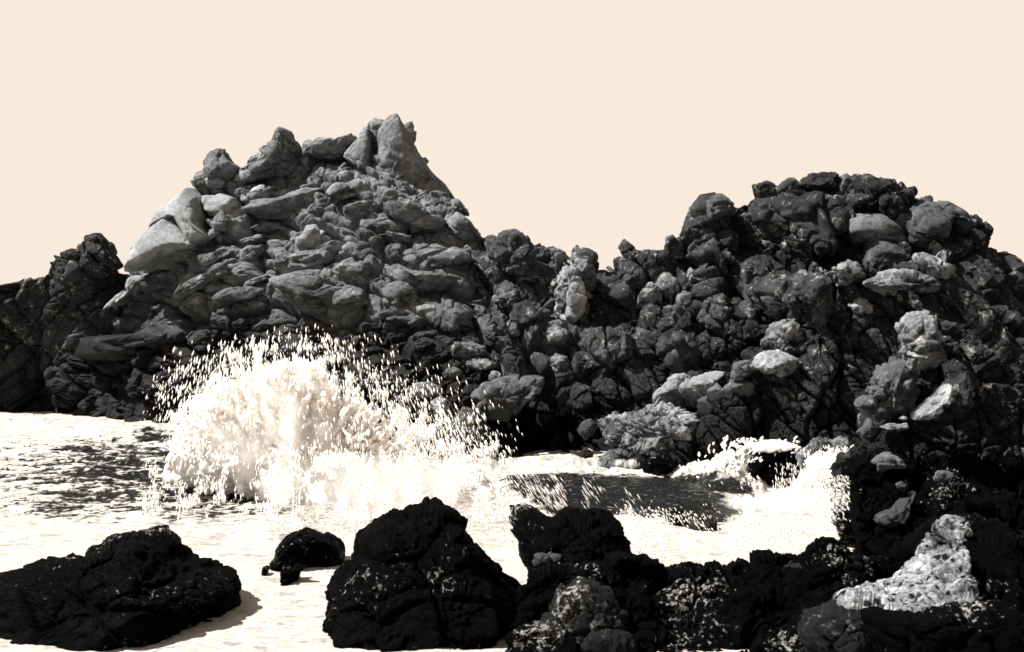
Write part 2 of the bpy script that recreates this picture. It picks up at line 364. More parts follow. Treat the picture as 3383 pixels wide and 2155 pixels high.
# stepped buttress in front of the cliff
mass('E', 'rock_buttress', 'black stepped buttress with bright sunlit-toned ledge tops, in front of the right cliff', 'buttress',
     withd(T('o', [(1555, 1075), (1640, 1000), (1700, 925), (1745, 882), (1795, 838), (1812, 782), (1850, 768), (1872, 790), (1880, 700), (1890, 655), (1940, 650), (1990, 632), (2030, 632), (2060, 672),
                   (2120, 660), (2160, 622), (2200, 628), (2250, 655), (2320, 700), (2400, 760), (2500, 800)]),
           [31.6, 31.6, 31.6, 31.4, 31.2, 31, 30.6]),
     withd(T('o', [(1560, 1110), (1700, 1112), (1800, 1118), (1900, 1120), (2050, 1130), (2284, 1110), (2500, 1110)]), [31.8, 31.2, 30.8, 30.2, 29.6, 29]),
     M_DARK, ns=420, nt=320, prof=1.0, thick=5, bulge=0.3, disp=dict(big=0.95, amp=0.30, tilt=-65, stretch=(1.5, 1.1, 0.8), k=43, joints=((.75, .1, .65, 1.1, .08, .22),)))
# near right shoulder
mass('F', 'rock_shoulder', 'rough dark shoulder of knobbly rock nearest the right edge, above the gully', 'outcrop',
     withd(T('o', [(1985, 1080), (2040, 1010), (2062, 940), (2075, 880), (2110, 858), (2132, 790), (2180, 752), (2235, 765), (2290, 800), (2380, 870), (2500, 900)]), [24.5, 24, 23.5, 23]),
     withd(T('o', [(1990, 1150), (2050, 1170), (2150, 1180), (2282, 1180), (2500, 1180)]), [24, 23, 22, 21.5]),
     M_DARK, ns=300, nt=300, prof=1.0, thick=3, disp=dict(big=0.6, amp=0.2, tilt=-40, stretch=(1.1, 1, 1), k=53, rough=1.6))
# right wall at the water
mass('G', 'rock_wall', 'wet black pock-marked rock wall dropping straight into the foam pool at right', 'rock wall',
     withd(T('o', [(2006, 1140), (2014, 1098), (2050, 1078), (2150, 1080), (2220, 1090), (2290, 1085), (2500, 1100)]), [21.5, 22, 22, 21]),
     withd(T('o', [(2020, 1285), (2030, 1300), (2120, 1330), (2200, 1350), (2278, 1360), (2500, 1370)]), [21, 20, 19, 18.5]),
     M_WET, ns=260, nt=240, prof=1.0, thick=2.5, disp=dict(big=0.55, amp=0.17, tilt=-35, stretch=(1.4, 1, .7), k=63, rough=1.8, pits=0.08))
# front right shelf
mass('H', 'rock_shelf', 'long low black shelf of wet rock across the right foreground, rimming the foam pool', 'rock shelf',
     withd(T('o', [(1225, 1400), (1262, 1352), (1330, 1338), (1440, 1325), (1482, 1328), (1520, 1327), (1545, 1345), (1600, 1350), (1640, 1350), (1690, 1338), (1760, 1314), (1850, 1302), (1900, 1278), (1938, 1264),
                   (1980, 1282), (2025, 1305), (2100, 1296), (2200, 1240), (2290, 1236), (2500, 1250)]), [16.6, 16.8, 17.0, 17.1, 17.2, 17.3, 17.2, 17, 16.8, 16.5]),
     withd(T('o', [(1180, 1640), (1500, 1640), (1900, 1640), (2262, 1640), (2540, 1640)]), [14.2, 14.2, 14.1, 14.0, 14.0]),
     M_WET, ns=520, nt=200, prof=0.9, thick=2.0, disp=dict(big=0.5, amp=0.15, tilt=15, stretch=(1.5, 1, .8), k=73, rough=1.8, pits=0.06))

# ---------------------------------------------------------------- rocks standing free in the surf
SURF = dict(big=0.7, amp=0.12, stretch=(1.3, 1, .8), rough=2.2, pits=0.05)
def free(name, label, cat, tg, pts, Y, mat, **kw):
    kw.setdefault('grow', 0.97)
    o = stone(T(tg, pts), Y, mat, name=name, **kw); return tag(o, label, cat, kw.get('group'))
free('surf_rock', 'low black wet rock in the left foreground foam, humped in the middle and tapering right', 'rock', 'a',
     [(-330, 800), (-150, 745), (60, 722), (190, 690), (300, 692), (390, 660), (476, 652), (484, 600), (560, 552), (650, 522), (720, 520), (790, 482), (850, 470), (920, 500), (970, 548), (1048, 606), (1062, 690), (1150, 758), (1250, 790),
      (1345, 800), (1390, 850), (1510, 882), (1562, 920), (1592, 980), (1616, 1160), (1650, 1800), (800, 1850), (-330, 1800)], 17.3, M_WET, sub=7, thick=1.7, boxy=0.55, down=0.7, disp=SURF, cuts=5)
free('surf_rock', 'biggest black wet rock, a steep dome in the centre foreground', 'rock', 'b',
     [(60, 1750), (100, 1300), (112, 1180), (120, 1080), (138, 980), (165, 900), (218, 852), (236, 750), (300, 660), (370, 540), (470, 470), (548, 402), (680, 350), (860, 340), (950, 302), (1030, 290), (1092, 318), (1150, 360), (1220, 392), (1300, 455),
      (1350, 560), (1400, 660), (1482, 750), (1560, 850), (1640, 935), (1850, 1100), (1900, 1750), (1000, 1800)], 16.9, M_WET, sub=7, thick=1.9, boxy=0.6, down=0.7, disp=SURF, cuts=6)
rI = T('b', [(1555, 345), (1700, 337), (1800, 372), (1900, 432), (1990, 472), (2060, 412), (2130, 390), (2200, 412), (2380, 402), (2440, 420), (2520, 500), (2560, 580), (2600, 640), (2650, 770), (2640, 900),
             (2200, 960), (1800, 1000), (1850, 900), (1800, 742), (1750, 700), (1736, 600), (1625, 520), (1600, 440)])
o = stone(rI, 18.6, M_WET, name='surf_rock', sub=7, thick=1.3, boxy=0.5, down=0.7, disp=SURF, cuts=5, grow=0.97)
tag(o, 'black double-topped wet rock between the central dome and the foam pool', 'rock')
free('surf_rock', 'small round black rock awash in foam, left of the central dome', 'rock', 'a',
     [(1945, 690), (1990, 610), (2050, 540), (2130, 510), (2160, 492), (2250, 515), (2350, 550), (2410, 590), (2440, 640), (2445, 720), (2400, 745), (2300, 722), (2050, 702)], 20.6, M_WET, sub=6, thick=0.6, down=0.3, disp=dict(big=.5, amp=.05, rough=2), cuts=2, grow=1.1)
free('surf_rock', 'ragged black rock tip poking through the foam below the small round rock', 'rock', 'a',
     [(1985, 880), (2000, 800), (2060, 830), (2100, 790), (2170, 800), (2140, 850), (2100, 900), (2040, 925)], 19.3, M_WET, sub=5, thick=0.3, disp=SURF, down=0.2)
free('surf_rock', 'tiny black fragment in foam, left of the ragged rock tip', 'rock', 'a',
     [(1835, 830), (1845, 780), (1880, 770), (1895, 800), (1860, 850)], 19.8, M_WET, sub=4, thick=0.15, down=0.2)
free('surf_rock', 'black flat-topped boulder at the right rear of the pool, capped with foam', 'boulder', 'o',
     [(1756, 1110), (1768, 1078), (1800, 1066), (1850, 1064), (1886, 1074), (1890, 1105), (1872, 1130), (1810, 1134)], 29.6, M_WET, sub=6, thick=0.7, down=0.4, disp=SURF)
free('surf_rock', 'mottled boulder half buried in flying foam against the right wall', 'boulder', 'o',
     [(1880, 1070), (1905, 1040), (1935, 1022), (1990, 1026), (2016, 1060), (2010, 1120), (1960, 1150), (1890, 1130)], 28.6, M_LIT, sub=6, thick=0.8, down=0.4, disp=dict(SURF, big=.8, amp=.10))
free('surf_rock', 'tiny black three-knobbed rock at the far edge of the dark water patch', 'rock', 'c',
     [(718, 100), (745, 75), (762, 55), (785, 64), (802, 60), (815, 85), (828, 106)], wl(481.5), M_WET, sub=4, thick=0.18, down=0.2)
free('surf_rock', 'dark wedge of rock breaking the surface in the middle of the pool', 'rock', 'c',
     [(770, 390), (850, 350), (915, 326), (950, 350), (990, 372), (950, 420), (890, 450), (800, 430)], 24.2, M_WET, grow=.9, sub=5, thick=0.4, down=0.1, disp=SURF)
free('surf_rock', 'low mottled rock hump just right of the wedge in the pool', 'rock', 'c',
     [(930, 490), (1000, 410), (1100, 390), (1200, 420), (1240, 490), (1100, 515)], 23.6, M_MID, sub=5, thick=0.4, down=0.2, disp=SURF)
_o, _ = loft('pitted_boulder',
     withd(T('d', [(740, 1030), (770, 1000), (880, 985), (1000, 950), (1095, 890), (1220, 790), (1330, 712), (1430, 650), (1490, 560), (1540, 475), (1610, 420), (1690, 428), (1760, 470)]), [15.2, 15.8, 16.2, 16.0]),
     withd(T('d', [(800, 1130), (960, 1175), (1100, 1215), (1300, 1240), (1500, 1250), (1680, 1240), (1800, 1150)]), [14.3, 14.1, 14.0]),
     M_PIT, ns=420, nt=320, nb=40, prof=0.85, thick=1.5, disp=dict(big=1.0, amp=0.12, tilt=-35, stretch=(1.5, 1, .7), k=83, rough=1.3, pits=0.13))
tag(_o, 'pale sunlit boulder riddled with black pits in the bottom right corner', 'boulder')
free('shore_boulder', 'black boulder at the right edge, standing in for the shaded right side of the pale pitted boulder', 'boulder', 'd',  # black rock added where the pitted boulder falls into shadow
     [(1690, 520), (1760, 440), (2000, 400), (2350, 430), (2350, 1700), (1500, 1700), (1620, 1250), (1700, 900)], 15.6, M_WET, sub=6, thick=1.0, boxy=0.5, disp=SURF)
free('shore_boulder', 'black rock filling the bottom right corner below the pale pitted boulder', 'boulder', 'd',
     [(880, 1185), (1000, 1200), (1100, 1230), (1300, 1255), (1550, 1255), (1740, 1180), (2000, 1160), (2350, 1150), (2350, 1800), (840, 1800)], 13.5, M_WET, sub=6, thick=0.5, boxy=0.45, disp=SURF)
free('shore_boulder', 'dark lumpy boulder at the bottom edge, left of the pale pitted boulder', 'boulder', 'd',
     [(440, 1250), (530, 1215), (620, 1190), (750, 1130), (880, 1155), (960, 1230), (1060, 1345), (1150, 1700), (300, 1700), (380, 1350)], 13.9, M_SPECK, sub=6, thick=0.5, lean=0.5, disp=dict(SURF, big=.8, amp=.10))
free('shore_boulder', 'dark boulder flecked with white at the bottom edge, right of the central dome', 'boulder', 'o',
     [(1270, 1460), (1300, 1420), (1320, 1390), (1370, 1375), (1410, 1385), (1450, 1395), (1480, 1430), (1500, 1580), (1240, 1580)], 15.6, M_SPECK, sub=6, thick=0.5, lean=0.5, disp=dict(SURF, big=.8, amp=.10))
free('slab_boulder', 'big pale sunlit slab leaning up to the right at the foot of the right cliff', 'boulder', '7',
     [(590, 955), (640, 830), (700, 745), (775, 682), (845, 668), (920, 686), (1010, 662), (1100, 640), (1200, 650), (1150, 705), (1060, 765), (1090, 800), (1000, 860), (930, 960), (700, 985)], 34.6, M_PALE, sub=6, thick=0.9, lean=0.6, cuts=5, disp=dict(big=1.2, amp=0.12, tilt=-30, stretch=(2, 1, .5)))
free('slab_boulder', 'narrow tilted slab lying against the lower right side of the big pale slab', 'boulder', '7',
     [(930, 1160), (1000, 1040), (1060, 960), (960, 900), (1040, 820), (1130, 742), (1172, 790), (1175, 860), (1130, 960), (1200, 1060), (1080, 1100), (1000, 1150)], 33.4, M_MID, sub=6, thick=0.6, lean=0.5, disp=dict(big=0.7, amp=0.15, tilt=-35, stretch=(2, 1, .5)))
free('slab_boulder', 'broad speckled rock with black holes, below the big pale slab and above the foam', 'boulder', '7',
     [(120, 1370), (200, 1280), (260, 1200), (270, 1130), (230, 1070), (320, 1005), (400, 980), (500, 992), (640, 950), (760, 955), (900, 975), (1010, 1000), (960, 1100), (880, 1200), (760, 1290), (560, 1310), (380, 1370), (250, 1390)],
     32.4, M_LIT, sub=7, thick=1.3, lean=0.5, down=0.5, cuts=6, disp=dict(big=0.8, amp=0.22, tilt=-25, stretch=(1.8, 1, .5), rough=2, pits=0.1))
free('shore_boulder', 'small boulder tipped with foam at the left foot of the speckled rock', 'boulder', '7',
     [(12, 1340), (30, 1290), (90, 1250), (150, 1280), (140, 1350), (80, 1370)], 33.4, M_MID, sub=5, down=0.3)
free('shore_boulder', 'rounded boulder with a white cap standing alone left of the speckled rock', 'boulder', '7',
     [(20, 1120), (60, 1050), (130, 1020), (160, 1060), (150, 1130), (80, 1180)], 34.2, M_MID, sub=5)
free('shore_boulder', 'black broken boulder washed by foam under the overhang of the speckled rock', 'boulder', '7',
     [(510, 1400), (520, 1330), (600, 1300), (720, 1290), (780, 1350), (760, 1420), (640, 1455), (560, 1440)], 31.0, M_WET, sub=6, thick=0.7, down=0.3, disp=SURF)
# ---------------------------------------------------------------- traced blocks: bedrock blocks are parts of their mass, loose ones are things
def blk(key, tg, pts, mat=M_CRAG, label=None, name=None, cat='boulder', off=0.25, sub=5, group=None, **kw):
    e, surf = MASS[key]; p = T(tg, pts); c = p.mean(0)
    Y = depth_at(surf, c[0], c[1]); w_, h_ = np.ptp(p[:, 0])*Y/F, np.ptp(p[:, 1])*Y/F
    Y -= off*min(w_, h_)*0.6
    Ye = kw.pop('Y', Y)
    if key == 'E': Ye = Y
    if key == 'D' and Ye < 37: Ye = Y+0.1
    Y = Ye
    if not label and 'disp' not in kw:                # bedrock: the block shares the joints and grain of its mass
        kw['disp'] = dict(MDISP[key]); kw['disp']['amp'] = MDISP[key]['amp']*0.5; kw['disp']['big'] *= 0.62; kw['disp']['rough'] = 1.7; kw['disp']['crack'] = 0.14
    if max(np.ptp(p[:, 0]), np.ptp(p[:, 1])) > 60: sub = max(sub, 6)
    o = stone(p, Y, mat, name=name or 'rock_block', parent=None if label else e, sub=sub, **kw)
    if label: tag(o, label, cat, group)
    return o
SM = dict(big=1.5, amp=0.07, tilt=10, stretch=(1.5, 1, .8))
LG = dict(big=1.2, amp=0.16, tilt=12, stretch=(1.5, 1, .7))
# left outcrop
blk('A', '1', [(430, 1040), (445, 1020), (530, 1010), (570, 1060), (620, 1140), (690, 1240), (660, 1280), (600, 1230), (480, 1130)], M_DARK, 'dark slanting block propped on top of the far left outcrop', 'leaning_block', Y=48.2, cuts=2, thick=0.8)
blk('A', '1', [(170, 1300), (190, 1220), (260, 1150), (340, 1100), (430, 1085), (480, 1130), (560, 1230), (640, 1330), (600, 1450), (400, 1520), (230, 1480)], M_DARK, Y=48.5, disp=dict(big=1.0, amp=0.2))
blk('A', '1', [(690, 1270), (740, 1275), (800, 1300), (750, 1370), (660, 1420), (640, 1340)], M_DARK)
blk('A', '5', [(180, 640), (200, 610), (270, 595), (350, 640), (240, 670)], M_MID, 'small pale stone stuck on the black face low at far left', 'ledge_stone', sub=4)
# crag: skyline
blk('B', '1', [(1332, 430), (1390, 352), (1440, 340), (1520, 345), (1560, 430), (1640, 490), (1650, 570), (1540, 580), (1420, 575), (1382, 520)], M_CRAG, 'leftmost squat block on the skyline of the crag, leaning left over the drop', 'skyline_block', Y=46.8, cuts=4)
blk('B', '1', [(1640, 482), (1700, 470), (1800, 440), (1852, 400), (1795, 355), (1860, 290), (1960, 212), (2012, 232), (2060, 290), (2130, 380), (2140, 450), (2190, 500), (2100, 565), (1900, 575), (1700, 590), (1640, 540)], M_CRAG, 'pointed pyramid-shaped block on the crag skyline, left of the summit horn', 'skyline_block', Y=46.6, cuts=4)
blk('B', '1', [(1640, 480), (1780, 380), (1840, 370), (1850, 400), (1800, 442), (1700, 474)], M_PALE, off=0.1, Y=47.6)
blk('B', '2', [(245, 330), (270, 285), (380, 250), (560, 250), (612, 215), (640, 250), (640, 320), (540, 415), (420, 400), (300, 400), (250, 380)], M_CRAG, 'broad flat-topped block wedged against the left flank of the summit horn', 'skyline_block', Y=45.9, cuts=4)
blk('B', '2', [(550, 400), (620, 320), (700, 240), (752, 175), (772, 230), (785, 400), (810, 560), (820, 680), (760, 600), (690, 530), (600, 450)], M_CRAG, disp=SM, Y=45.5, cuts=3, name='summit_slab', yaw=-0.5)
blk('B', '2', [(778, 230), (772, 165), (880, 100), (980, 85), (1040, 190), (1100, 300), (1190, 440), (1250, 520), (1310, 570), (1395, 690), (1392, 740), (1300, 725), (1150, 650), (1000, 680), (840, 660), (815, 540), (795, 380)], M_CRAG, disp=SM, Y=45.0, cuts=3, name='summit_horn', lean=0.1, yaw=0.9, thick=1.2)
blk('B', '2', [(1400, 740), (1450, 730), (1540, 810), (1575, 895), (1480, 850), (1420, 800)], M_CRAG)
blk('B', '2', [(1350, 900), (1430, 815), (1540, 900), (1600, 1000), (1662, 1060), (1540, 1085), (1450, 1040), (1370, 960)], M_CRAG, disp=SM)
# boulders on the ledge under the skyline
g = 'boulders lying on the ledge under the crag skyline'
blk('B', '1', [(1375, 575), (1430, 540), (1500, 548), (1542, 600), (1520, 652), (1450, 662), (1390, 635)], M_PALE, 'smooth pale egg-shaped boulder on the ledge below the leftmost skyline block', 'ledge_boulder', off=0.5, sub=5, cuts=1, disp=dict(amp=0.05), group=g)
blk('B', '1', [(1258, 585), (1330, 558), (1382, 590), (1370, 625), (1300, 645), (1260, 630)], M_CRAG, 'grey boulder left of the egg-shaped pale boulder, on the very edge of the slope', 'ledge_boulder', off=0.4, cuts=2, group=g)
blk('B', '1', [(1305, 650), (1370, 612), (1412, 655), (1400, 685), (1330, 692)], M_CRAG, 'dark boulder tucked under the left end of the egg-shaped pale boulder', 'ledge_boulder', off=0.5, cuts=2, group=g)
blk('B', '1', [(1600, 575), (1622, 520), (1672, 530), (1702, 590), (1640, 622)], M_PALE, 'small white-topped boulder between the two pointed skyline blocks', 'ledge_boulder', off=0.5, cuts=2, group=g)
blk('B', '2', [(340, 520), (400, 478), (445, 520), (430, 575), (360, 552)], M_PALE, 'white-topped boulder on the ledge below the flat-topped skyline block', 'ledge_boulder', off=0.5, cuts=2, group=g)
blk('B', '2', [(120, 550), (190, 500), (232, 560), (130, 575)], M_CRAG, 'small triangular stone at the foot of the pyramid-shaped block', 'ledge_boulder', off=0.5, cuts=2, group=g)
blk('B', '2', [(445, 470), (570, 450), (600, 520), (690, 600), (560, 625), (480, 590), (435, 530)], M_CRAG)
blk('B', '2', [(235, 420), (280, 385), (330, 410), (350, 470), (290, 480)], M_PALE)
# crag: slabs of the left flank
blk('B', '1', [(800, 1280), (830, 1180), (850, 1080), (960, 960), (1120, 840), (1240, 965), (1350, 1105), (1130, 1160), (920, 1260)], M_PALE, disp=dict(SM, amp=.04), cuts=0, name='flank_slab', off=0.1, lean=0.5, yaw=-0.3)
blk('B', '1', [(980, 960), (1000, 830), (1130, 745), (1245, 645), (1340, 730), (1390, 870), (1400, 960), (1480, 1040), (1360, 1100), (1250, 965), (1130, 832)], M_PALE, disp=dict(SM, amp=.04), cuts=0, name='flank_slab', off=0.1, lean=0.5, yaw=-0.3)
blk('B', '1', [(1358, 705), (1480, 688), (1600, 720), (1652, 785), (1600, 865), (1500, 905), (1400, 880), (1350, 760)], M_PALE, disp=SM, cuts=2)
blk('B', '1', [(1390, 900), (1480, 900), (1545, 980), (1500, 1045), (1420, 1005)], M_CRAG)
blk('B', '1', [(1680, 740), (1700, 690), (1770, 688), (1900, 660), (1990, 608), (2052, 640), (2000, 705), (1850, 725), (1700, 762)], M_PALE, off=0.6)
blk('B', '1', [(1680, 810), (1750, 740), (1950, 720), (2150, 640), (2300, 650), (2335, 745), (2250, 865), (2100, 875), (1950, 880), (1750, 860)], M_CRAG, disp=SM, cuts=3)
blk('B', '1', [(2090, 640), (2140, 590), (2200, 550), (2270, 580), (2335, 655), (2250, 650), (2150, 655)], M_PALE, off=0.7)
blk('B', '1', [(2080, 985), (2180, 930), (2290, 970), (2355, 1045), (2250, 1105), (2150, 1095), (2100, 1035)], M_PALE, off=0.5)
for pts in ([(1590, 1095), (1650, 1050), (1800, 1010), (1910, 1015), (1900, 1065), (1750, 1085), (1650, 1115)],
            [(1900, 1205), (1960, 1125), (2100, 1110), (2300, 1130), (2365, 1200), (2300, 1285), (2100, 1295), (1930, 1285)],
            [(925, 1160), (1060, 1060), (1120, 1150), (1280, 1160), (1200, 1285), (1000, 1295), (930, 1235)],
            [(1040, 1510), (1200, 1400), (1380, 1320), (1480, 1250), (1560, 1238), (1620, 1290), (1500, 1345), (1350, 1405), (1280, 1455), (1150, 1525)],
            [(1640, 1385), (1720, 1320), (1880, 1290), (1905, 1340), (1750, 1415), (1650, 1425)],
            [(1455, 1495), (1560, 1440), (1750, 1430), (1865, 1420), (1850, 1505), (1650, 1535), (1500, 1535)],
            [(1620, 1170), (1700, 1110), (1800, 1090), (1820, 1140), (1740, 1200), (1640, 1220)],
            [(1700, 950), (1800, 900), (1960, 900), (1980, 960), (1850, 1000), (1720, 1000)],
            [(1240, 1260), (1300, 1180), (1450, 1140), (1520, 1190), (1450, 1260), (1330, 1300)],
            [(1400, 1140), (1500, 1090), (1600, 1120), (1560, 1190), (1460, 1200)],
            [(860, 1400), (960, 1320), (1100, 1290), (1180, 1330), (1080, 1420), (920, 1460)]):
    blk('B', '1', pts, M_CRAG, disp=LG, off=0.35, cuts=4)
blk('B', '1', [(1288, 1385), (1340, 1352), (1440, 1378), (1432, 1432), (1310, 1435)], M_PALE, 'pale wedge-shaped stone lying on the dark lower slabs, left half of the crag', 'ledge_stone', off=0.6, sub=4)
for pts in ([(840, 705), (960, 690), (1100, 740), (1250, 850), (1350, 905), (1300, 1005), (1100, 1055), (1050, 955), (900, 855), (840, 785)],
            [(950, 1185), (1100, 1100), (1300, 1078), (1500, 1140), (1565, 1200), (1400, 1265), (1200, 1285), (1050, 1235)],
            [(880, 1275), (1000, 1240), (1080, 1300), (1250, 1310), (1450, 1330), (1425, 1425), (1250, 1435), (1080, 1445), (1000, 1385), (900, 1325)],
            [(420, 730), (490, 645), (640, 570), (700, 600), (785, 685), (650, 725), (500, 765)],
            [(0, 1345), (200, 1300), (400, 1290), (470, 1370), (700, 1420), (720, 1540), (560, 1640), (300, 1600), (100, 1480)],
            [(780, 1020), (900, 980), (1080, 1010), (1090, 1080), (950, 1110), (820, 1090)],
            [(600, 1100), (700, 1080), (880, 1110), (870, 1180), (720, 1200), (620, 1170)],
            [(440, 1300), (560, 1220), (700, 1230), (740, 1310), (620, 1370), (500, 1370)],
            [(560, 770), (700, 740), (830, 780), (840, 860), (700, 880), (580, 850)],
            [(700, 880), (860, 870), (1020, 920), (1000, 990), (840, 980), (720, 940)],
            [(880, 1440), (1000, 1400), (1100, 1450), (1080, 1560), (940, 1580)],
            [(450, 1460), (560, 1400), (720, 1440), (760, 1540), (600, 1600), (470, 1560)],
            [(1560, 1240), (1680, 1200), (1750, 1280), (1700, 1380), (1580, 1340)]):
    blk('B', '2', pts, M_CRAG, disp=LG, off=0.35, cuts=4)
blk('B', '5', [(285, 465), (320, 410), (390, 370), (600, 380), (850, 350), (1000, 290), (1120, 230), (1300, 180), (1400, 230), (1465, 320), (1350, 385), (1100, 405), (900, 445), (700, 475), (500, 478)], M_CRAG, name='tongue_slab', disp=dict(big=1.4, amp=.12, stretch=(2, 1, .5)), off=0.0, cuts=2, yaw=-0.5, down=0.6)
blk('B', '5', [(600, 155), (680, 70), (780, 0), (900, -60), (940, -40), (820, 60), (700, 135)], M_PALE, off=0.4, cuts=3)
for i, (pts, lb) in enumerate((([(1580, 275), (1650, 238), (1722, 280), (1700, 325), (1600, 325)], 'upper left of the round cobbles above the splash, beside the tongue-shaped slab'),
            ([(1500, 350), (1560, 308), (1622, 350), (1600, 385), (1520, 385)], 'lower left cobble of the round group above the splash'),
            ([(1740, 305), (1820, 252), (1892, 280), (1892, 335), (1760, 345)], 'widest of the upper round cobbles above the splash, right end of their row'),
            ([(1680, 405), (1760, 350), (1860, 360), (1925, 400), (1800, 445)], 'flat low cobble just above the highest drops of the splash'),
            ([(1505, 280), (1530, 245), (1570, 255), (1570, 290), (1530, 300)], 'smallest round cobble above the splash, touching the right tip of the tongue slab'),
            ([(1440, 330), (1470, 300), (1505, 320), (1490, 370), (1450, 370)], 'small cobble nestled against the right end of the tongue slab'))):
    blk('B', '5', pts, M_CRAG, lb, 'round_cobble', cat='stone', off=0.4, sub=4, cuts=1, disp=dict(amp=0.05), group='round cobbles on the crag above the splash')
blk('B', '5', [(880, 222), (960, 178), (1022, 220), (1000, 262), (900, 262)], M_CRAG)
blk('B', '5', [(560, 280), (640, 255), (860, 262), (870, 285), (740, 300), (600, 300)], M_MID)
for pts in ([(595, 195), (700, 150), (800, 170), (905, 230), (935, 285), (850, 305), (740, 285), (650, 255)],
            [(760, 190), (830, 170), (920, 240), (930, 300), (850, 310)],
            [(1000, 155), (1080, 70), (1200, 120), (1290, 180), (1322, 300), (1200, 352), (1050, 305), (990, 225)],
            [(1235, 405), (1290, 320), (1332, 340), (1312, 425)],
            [(1400, 445), (1420, 330), (1480, 310), (1522, 350), (1502, 435), (1440, 485)],
            [(455, 300), (520, 280), (620, 300), (600, 340), (480, 335)],
            [(860, 450), (940, 390), (1010, 420), (1000, 490), (900, 520)],
            [(750, 600), (810, 570), (880, 590), (850, 640), (770, 640)],
            [(915, 600), (970, 560), (1030, 580), (1000, 640), (940, 640)],
            [(1650, 30), (1500, 60), (1480, 110), (1560, 160), (1660, 150), (1700, 90)]):
    blk('B' if pts[0][0] < 1000 else 'C', '6', pts, M_CRAG, disp=LG, off=0.4, cuts=4)
# ridge
blk('C', '3', [(30, 582), (120, 540), (230, 523), (330, 570), (357, 640), (430, 740), (540, 812), (560, 905), (440, 905), (300, 885), (160, 825), (60, 700)], M_RIDGE, name='ridge_hump', cuts=6, disp=dict(big=.8, amp=.2))
blk('C', '3', [(514, 642), (560, 638), (620, 668), (652, 720), (605, 750), (585, 800), (560, 820), (545, 740)], M_CRAG, 'thin leaf-shaped blade of rock standing on the ridge by the narrow notch', 'rock_spire', Y=39.6, cuts=1, disp=dict(amp=0.05), thick=0.35)
blk('C', '3', [(600, 752), (700, 713), (780, 760), (850, 850), (885, 905), (860, 1000), (820, 1100), (780, 1150), (700, 1180), (640, 1150), (600, 1050), (588, 950), (600, 830)], M_LIT, name='ridge_tower', Y=38.8, cuts=4)
blk('C', '3', [(648, 965), (720, 868), (770, 920), (792, 1020), (772, 1130), (700, 1215), (638, 1200), (650, 1080)], M_PALE, 'tall narrow pale slab standing upright against the ridge tower', 'upright_slab', Y=38.0, cuts=3, disp=SM, thick=0.4)
blk('C', '3', [(880, 900), (960, 900), (1040, 940), (1100, 960), (1080, 1010), (960, 1010), (900, 960)], M_RIDGE)
blk('C', '3', [(930, 970), (970, 950), (1000, 1010), (980, 1060), (940, 1040)], M_CRAG)
blk('C', '3', [(900, 900), (940, 870), (1080, 890), (1090, 930), (1020, 940)], M_PALE, off=-0.2, Y=40.5)
gg = 'sunlit boulders tumbled below the ridge'
blk('C', '3', [(118, 1265), (200, 1200), (272, 1190), (312, 1290), (200, 1375), (125, 1385)], M_LIT, 'bright rough boulder with dark streaks below the ridge hump, left of the dark crevice', 'tumbled_boulder', off=0.5, group=gg)
blk('C', '3', [(258, 1120), (340, 1100), (452, 1150), (482, 1230), (400, 1335), (320, 1302)], M_RIDGE, off=0.3)
blk('C', '3', [(430, 1305), (480, 1240), (580, 1188), (652, 1250), (705, 1305), (640, 1405), (460, 1385)], M_LIT, 'domed boulder with a bright curved rim at the foot of the upright pale slab', 'tumbled_boulder', off=0.5, group=gg)
blk('C', '3', [(60, 1045), (180, 1010), (242, 1085), (202, 1185), (100, 1185)], M_RIDGE, off=0.3)
blk('C', '3', [(500, 1160), (560, 1140), (620, 1160), (600, 1200), (520, 1200)], M_PALE, off=0.3)
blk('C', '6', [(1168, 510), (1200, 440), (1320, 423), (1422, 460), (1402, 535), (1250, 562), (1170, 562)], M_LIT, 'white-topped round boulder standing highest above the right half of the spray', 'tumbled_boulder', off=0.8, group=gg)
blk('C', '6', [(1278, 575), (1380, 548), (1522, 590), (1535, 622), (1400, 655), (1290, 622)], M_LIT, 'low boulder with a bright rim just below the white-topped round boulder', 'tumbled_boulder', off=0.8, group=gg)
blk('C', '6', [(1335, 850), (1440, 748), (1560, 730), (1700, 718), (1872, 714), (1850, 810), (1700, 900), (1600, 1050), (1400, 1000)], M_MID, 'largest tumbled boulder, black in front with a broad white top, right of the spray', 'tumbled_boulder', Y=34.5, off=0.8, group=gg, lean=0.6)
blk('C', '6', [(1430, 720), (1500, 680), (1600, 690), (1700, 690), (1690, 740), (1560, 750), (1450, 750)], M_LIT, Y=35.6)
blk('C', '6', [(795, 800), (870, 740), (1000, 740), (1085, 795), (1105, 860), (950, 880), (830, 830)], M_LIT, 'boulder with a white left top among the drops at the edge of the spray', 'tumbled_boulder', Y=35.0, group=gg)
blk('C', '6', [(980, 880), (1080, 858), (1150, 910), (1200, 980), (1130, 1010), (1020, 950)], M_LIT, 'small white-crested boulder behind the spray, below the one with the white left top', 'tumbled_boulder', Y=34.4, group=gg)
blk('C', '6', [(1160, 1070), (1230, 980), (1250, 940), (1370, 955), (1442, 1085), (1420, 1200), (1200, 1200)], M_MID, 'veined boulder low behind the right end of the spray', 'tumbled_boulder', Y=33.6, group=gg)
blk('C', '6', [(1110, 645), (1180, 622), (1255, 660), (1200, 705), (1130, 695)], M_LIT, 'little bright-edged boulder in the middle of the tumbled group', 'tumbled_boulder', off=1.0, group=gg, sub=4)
blk('C', '6', [(1230, 725), (1290, 715), (1350, 770), (1340, 830), (1240, 800)], M_MID, off=0.8)
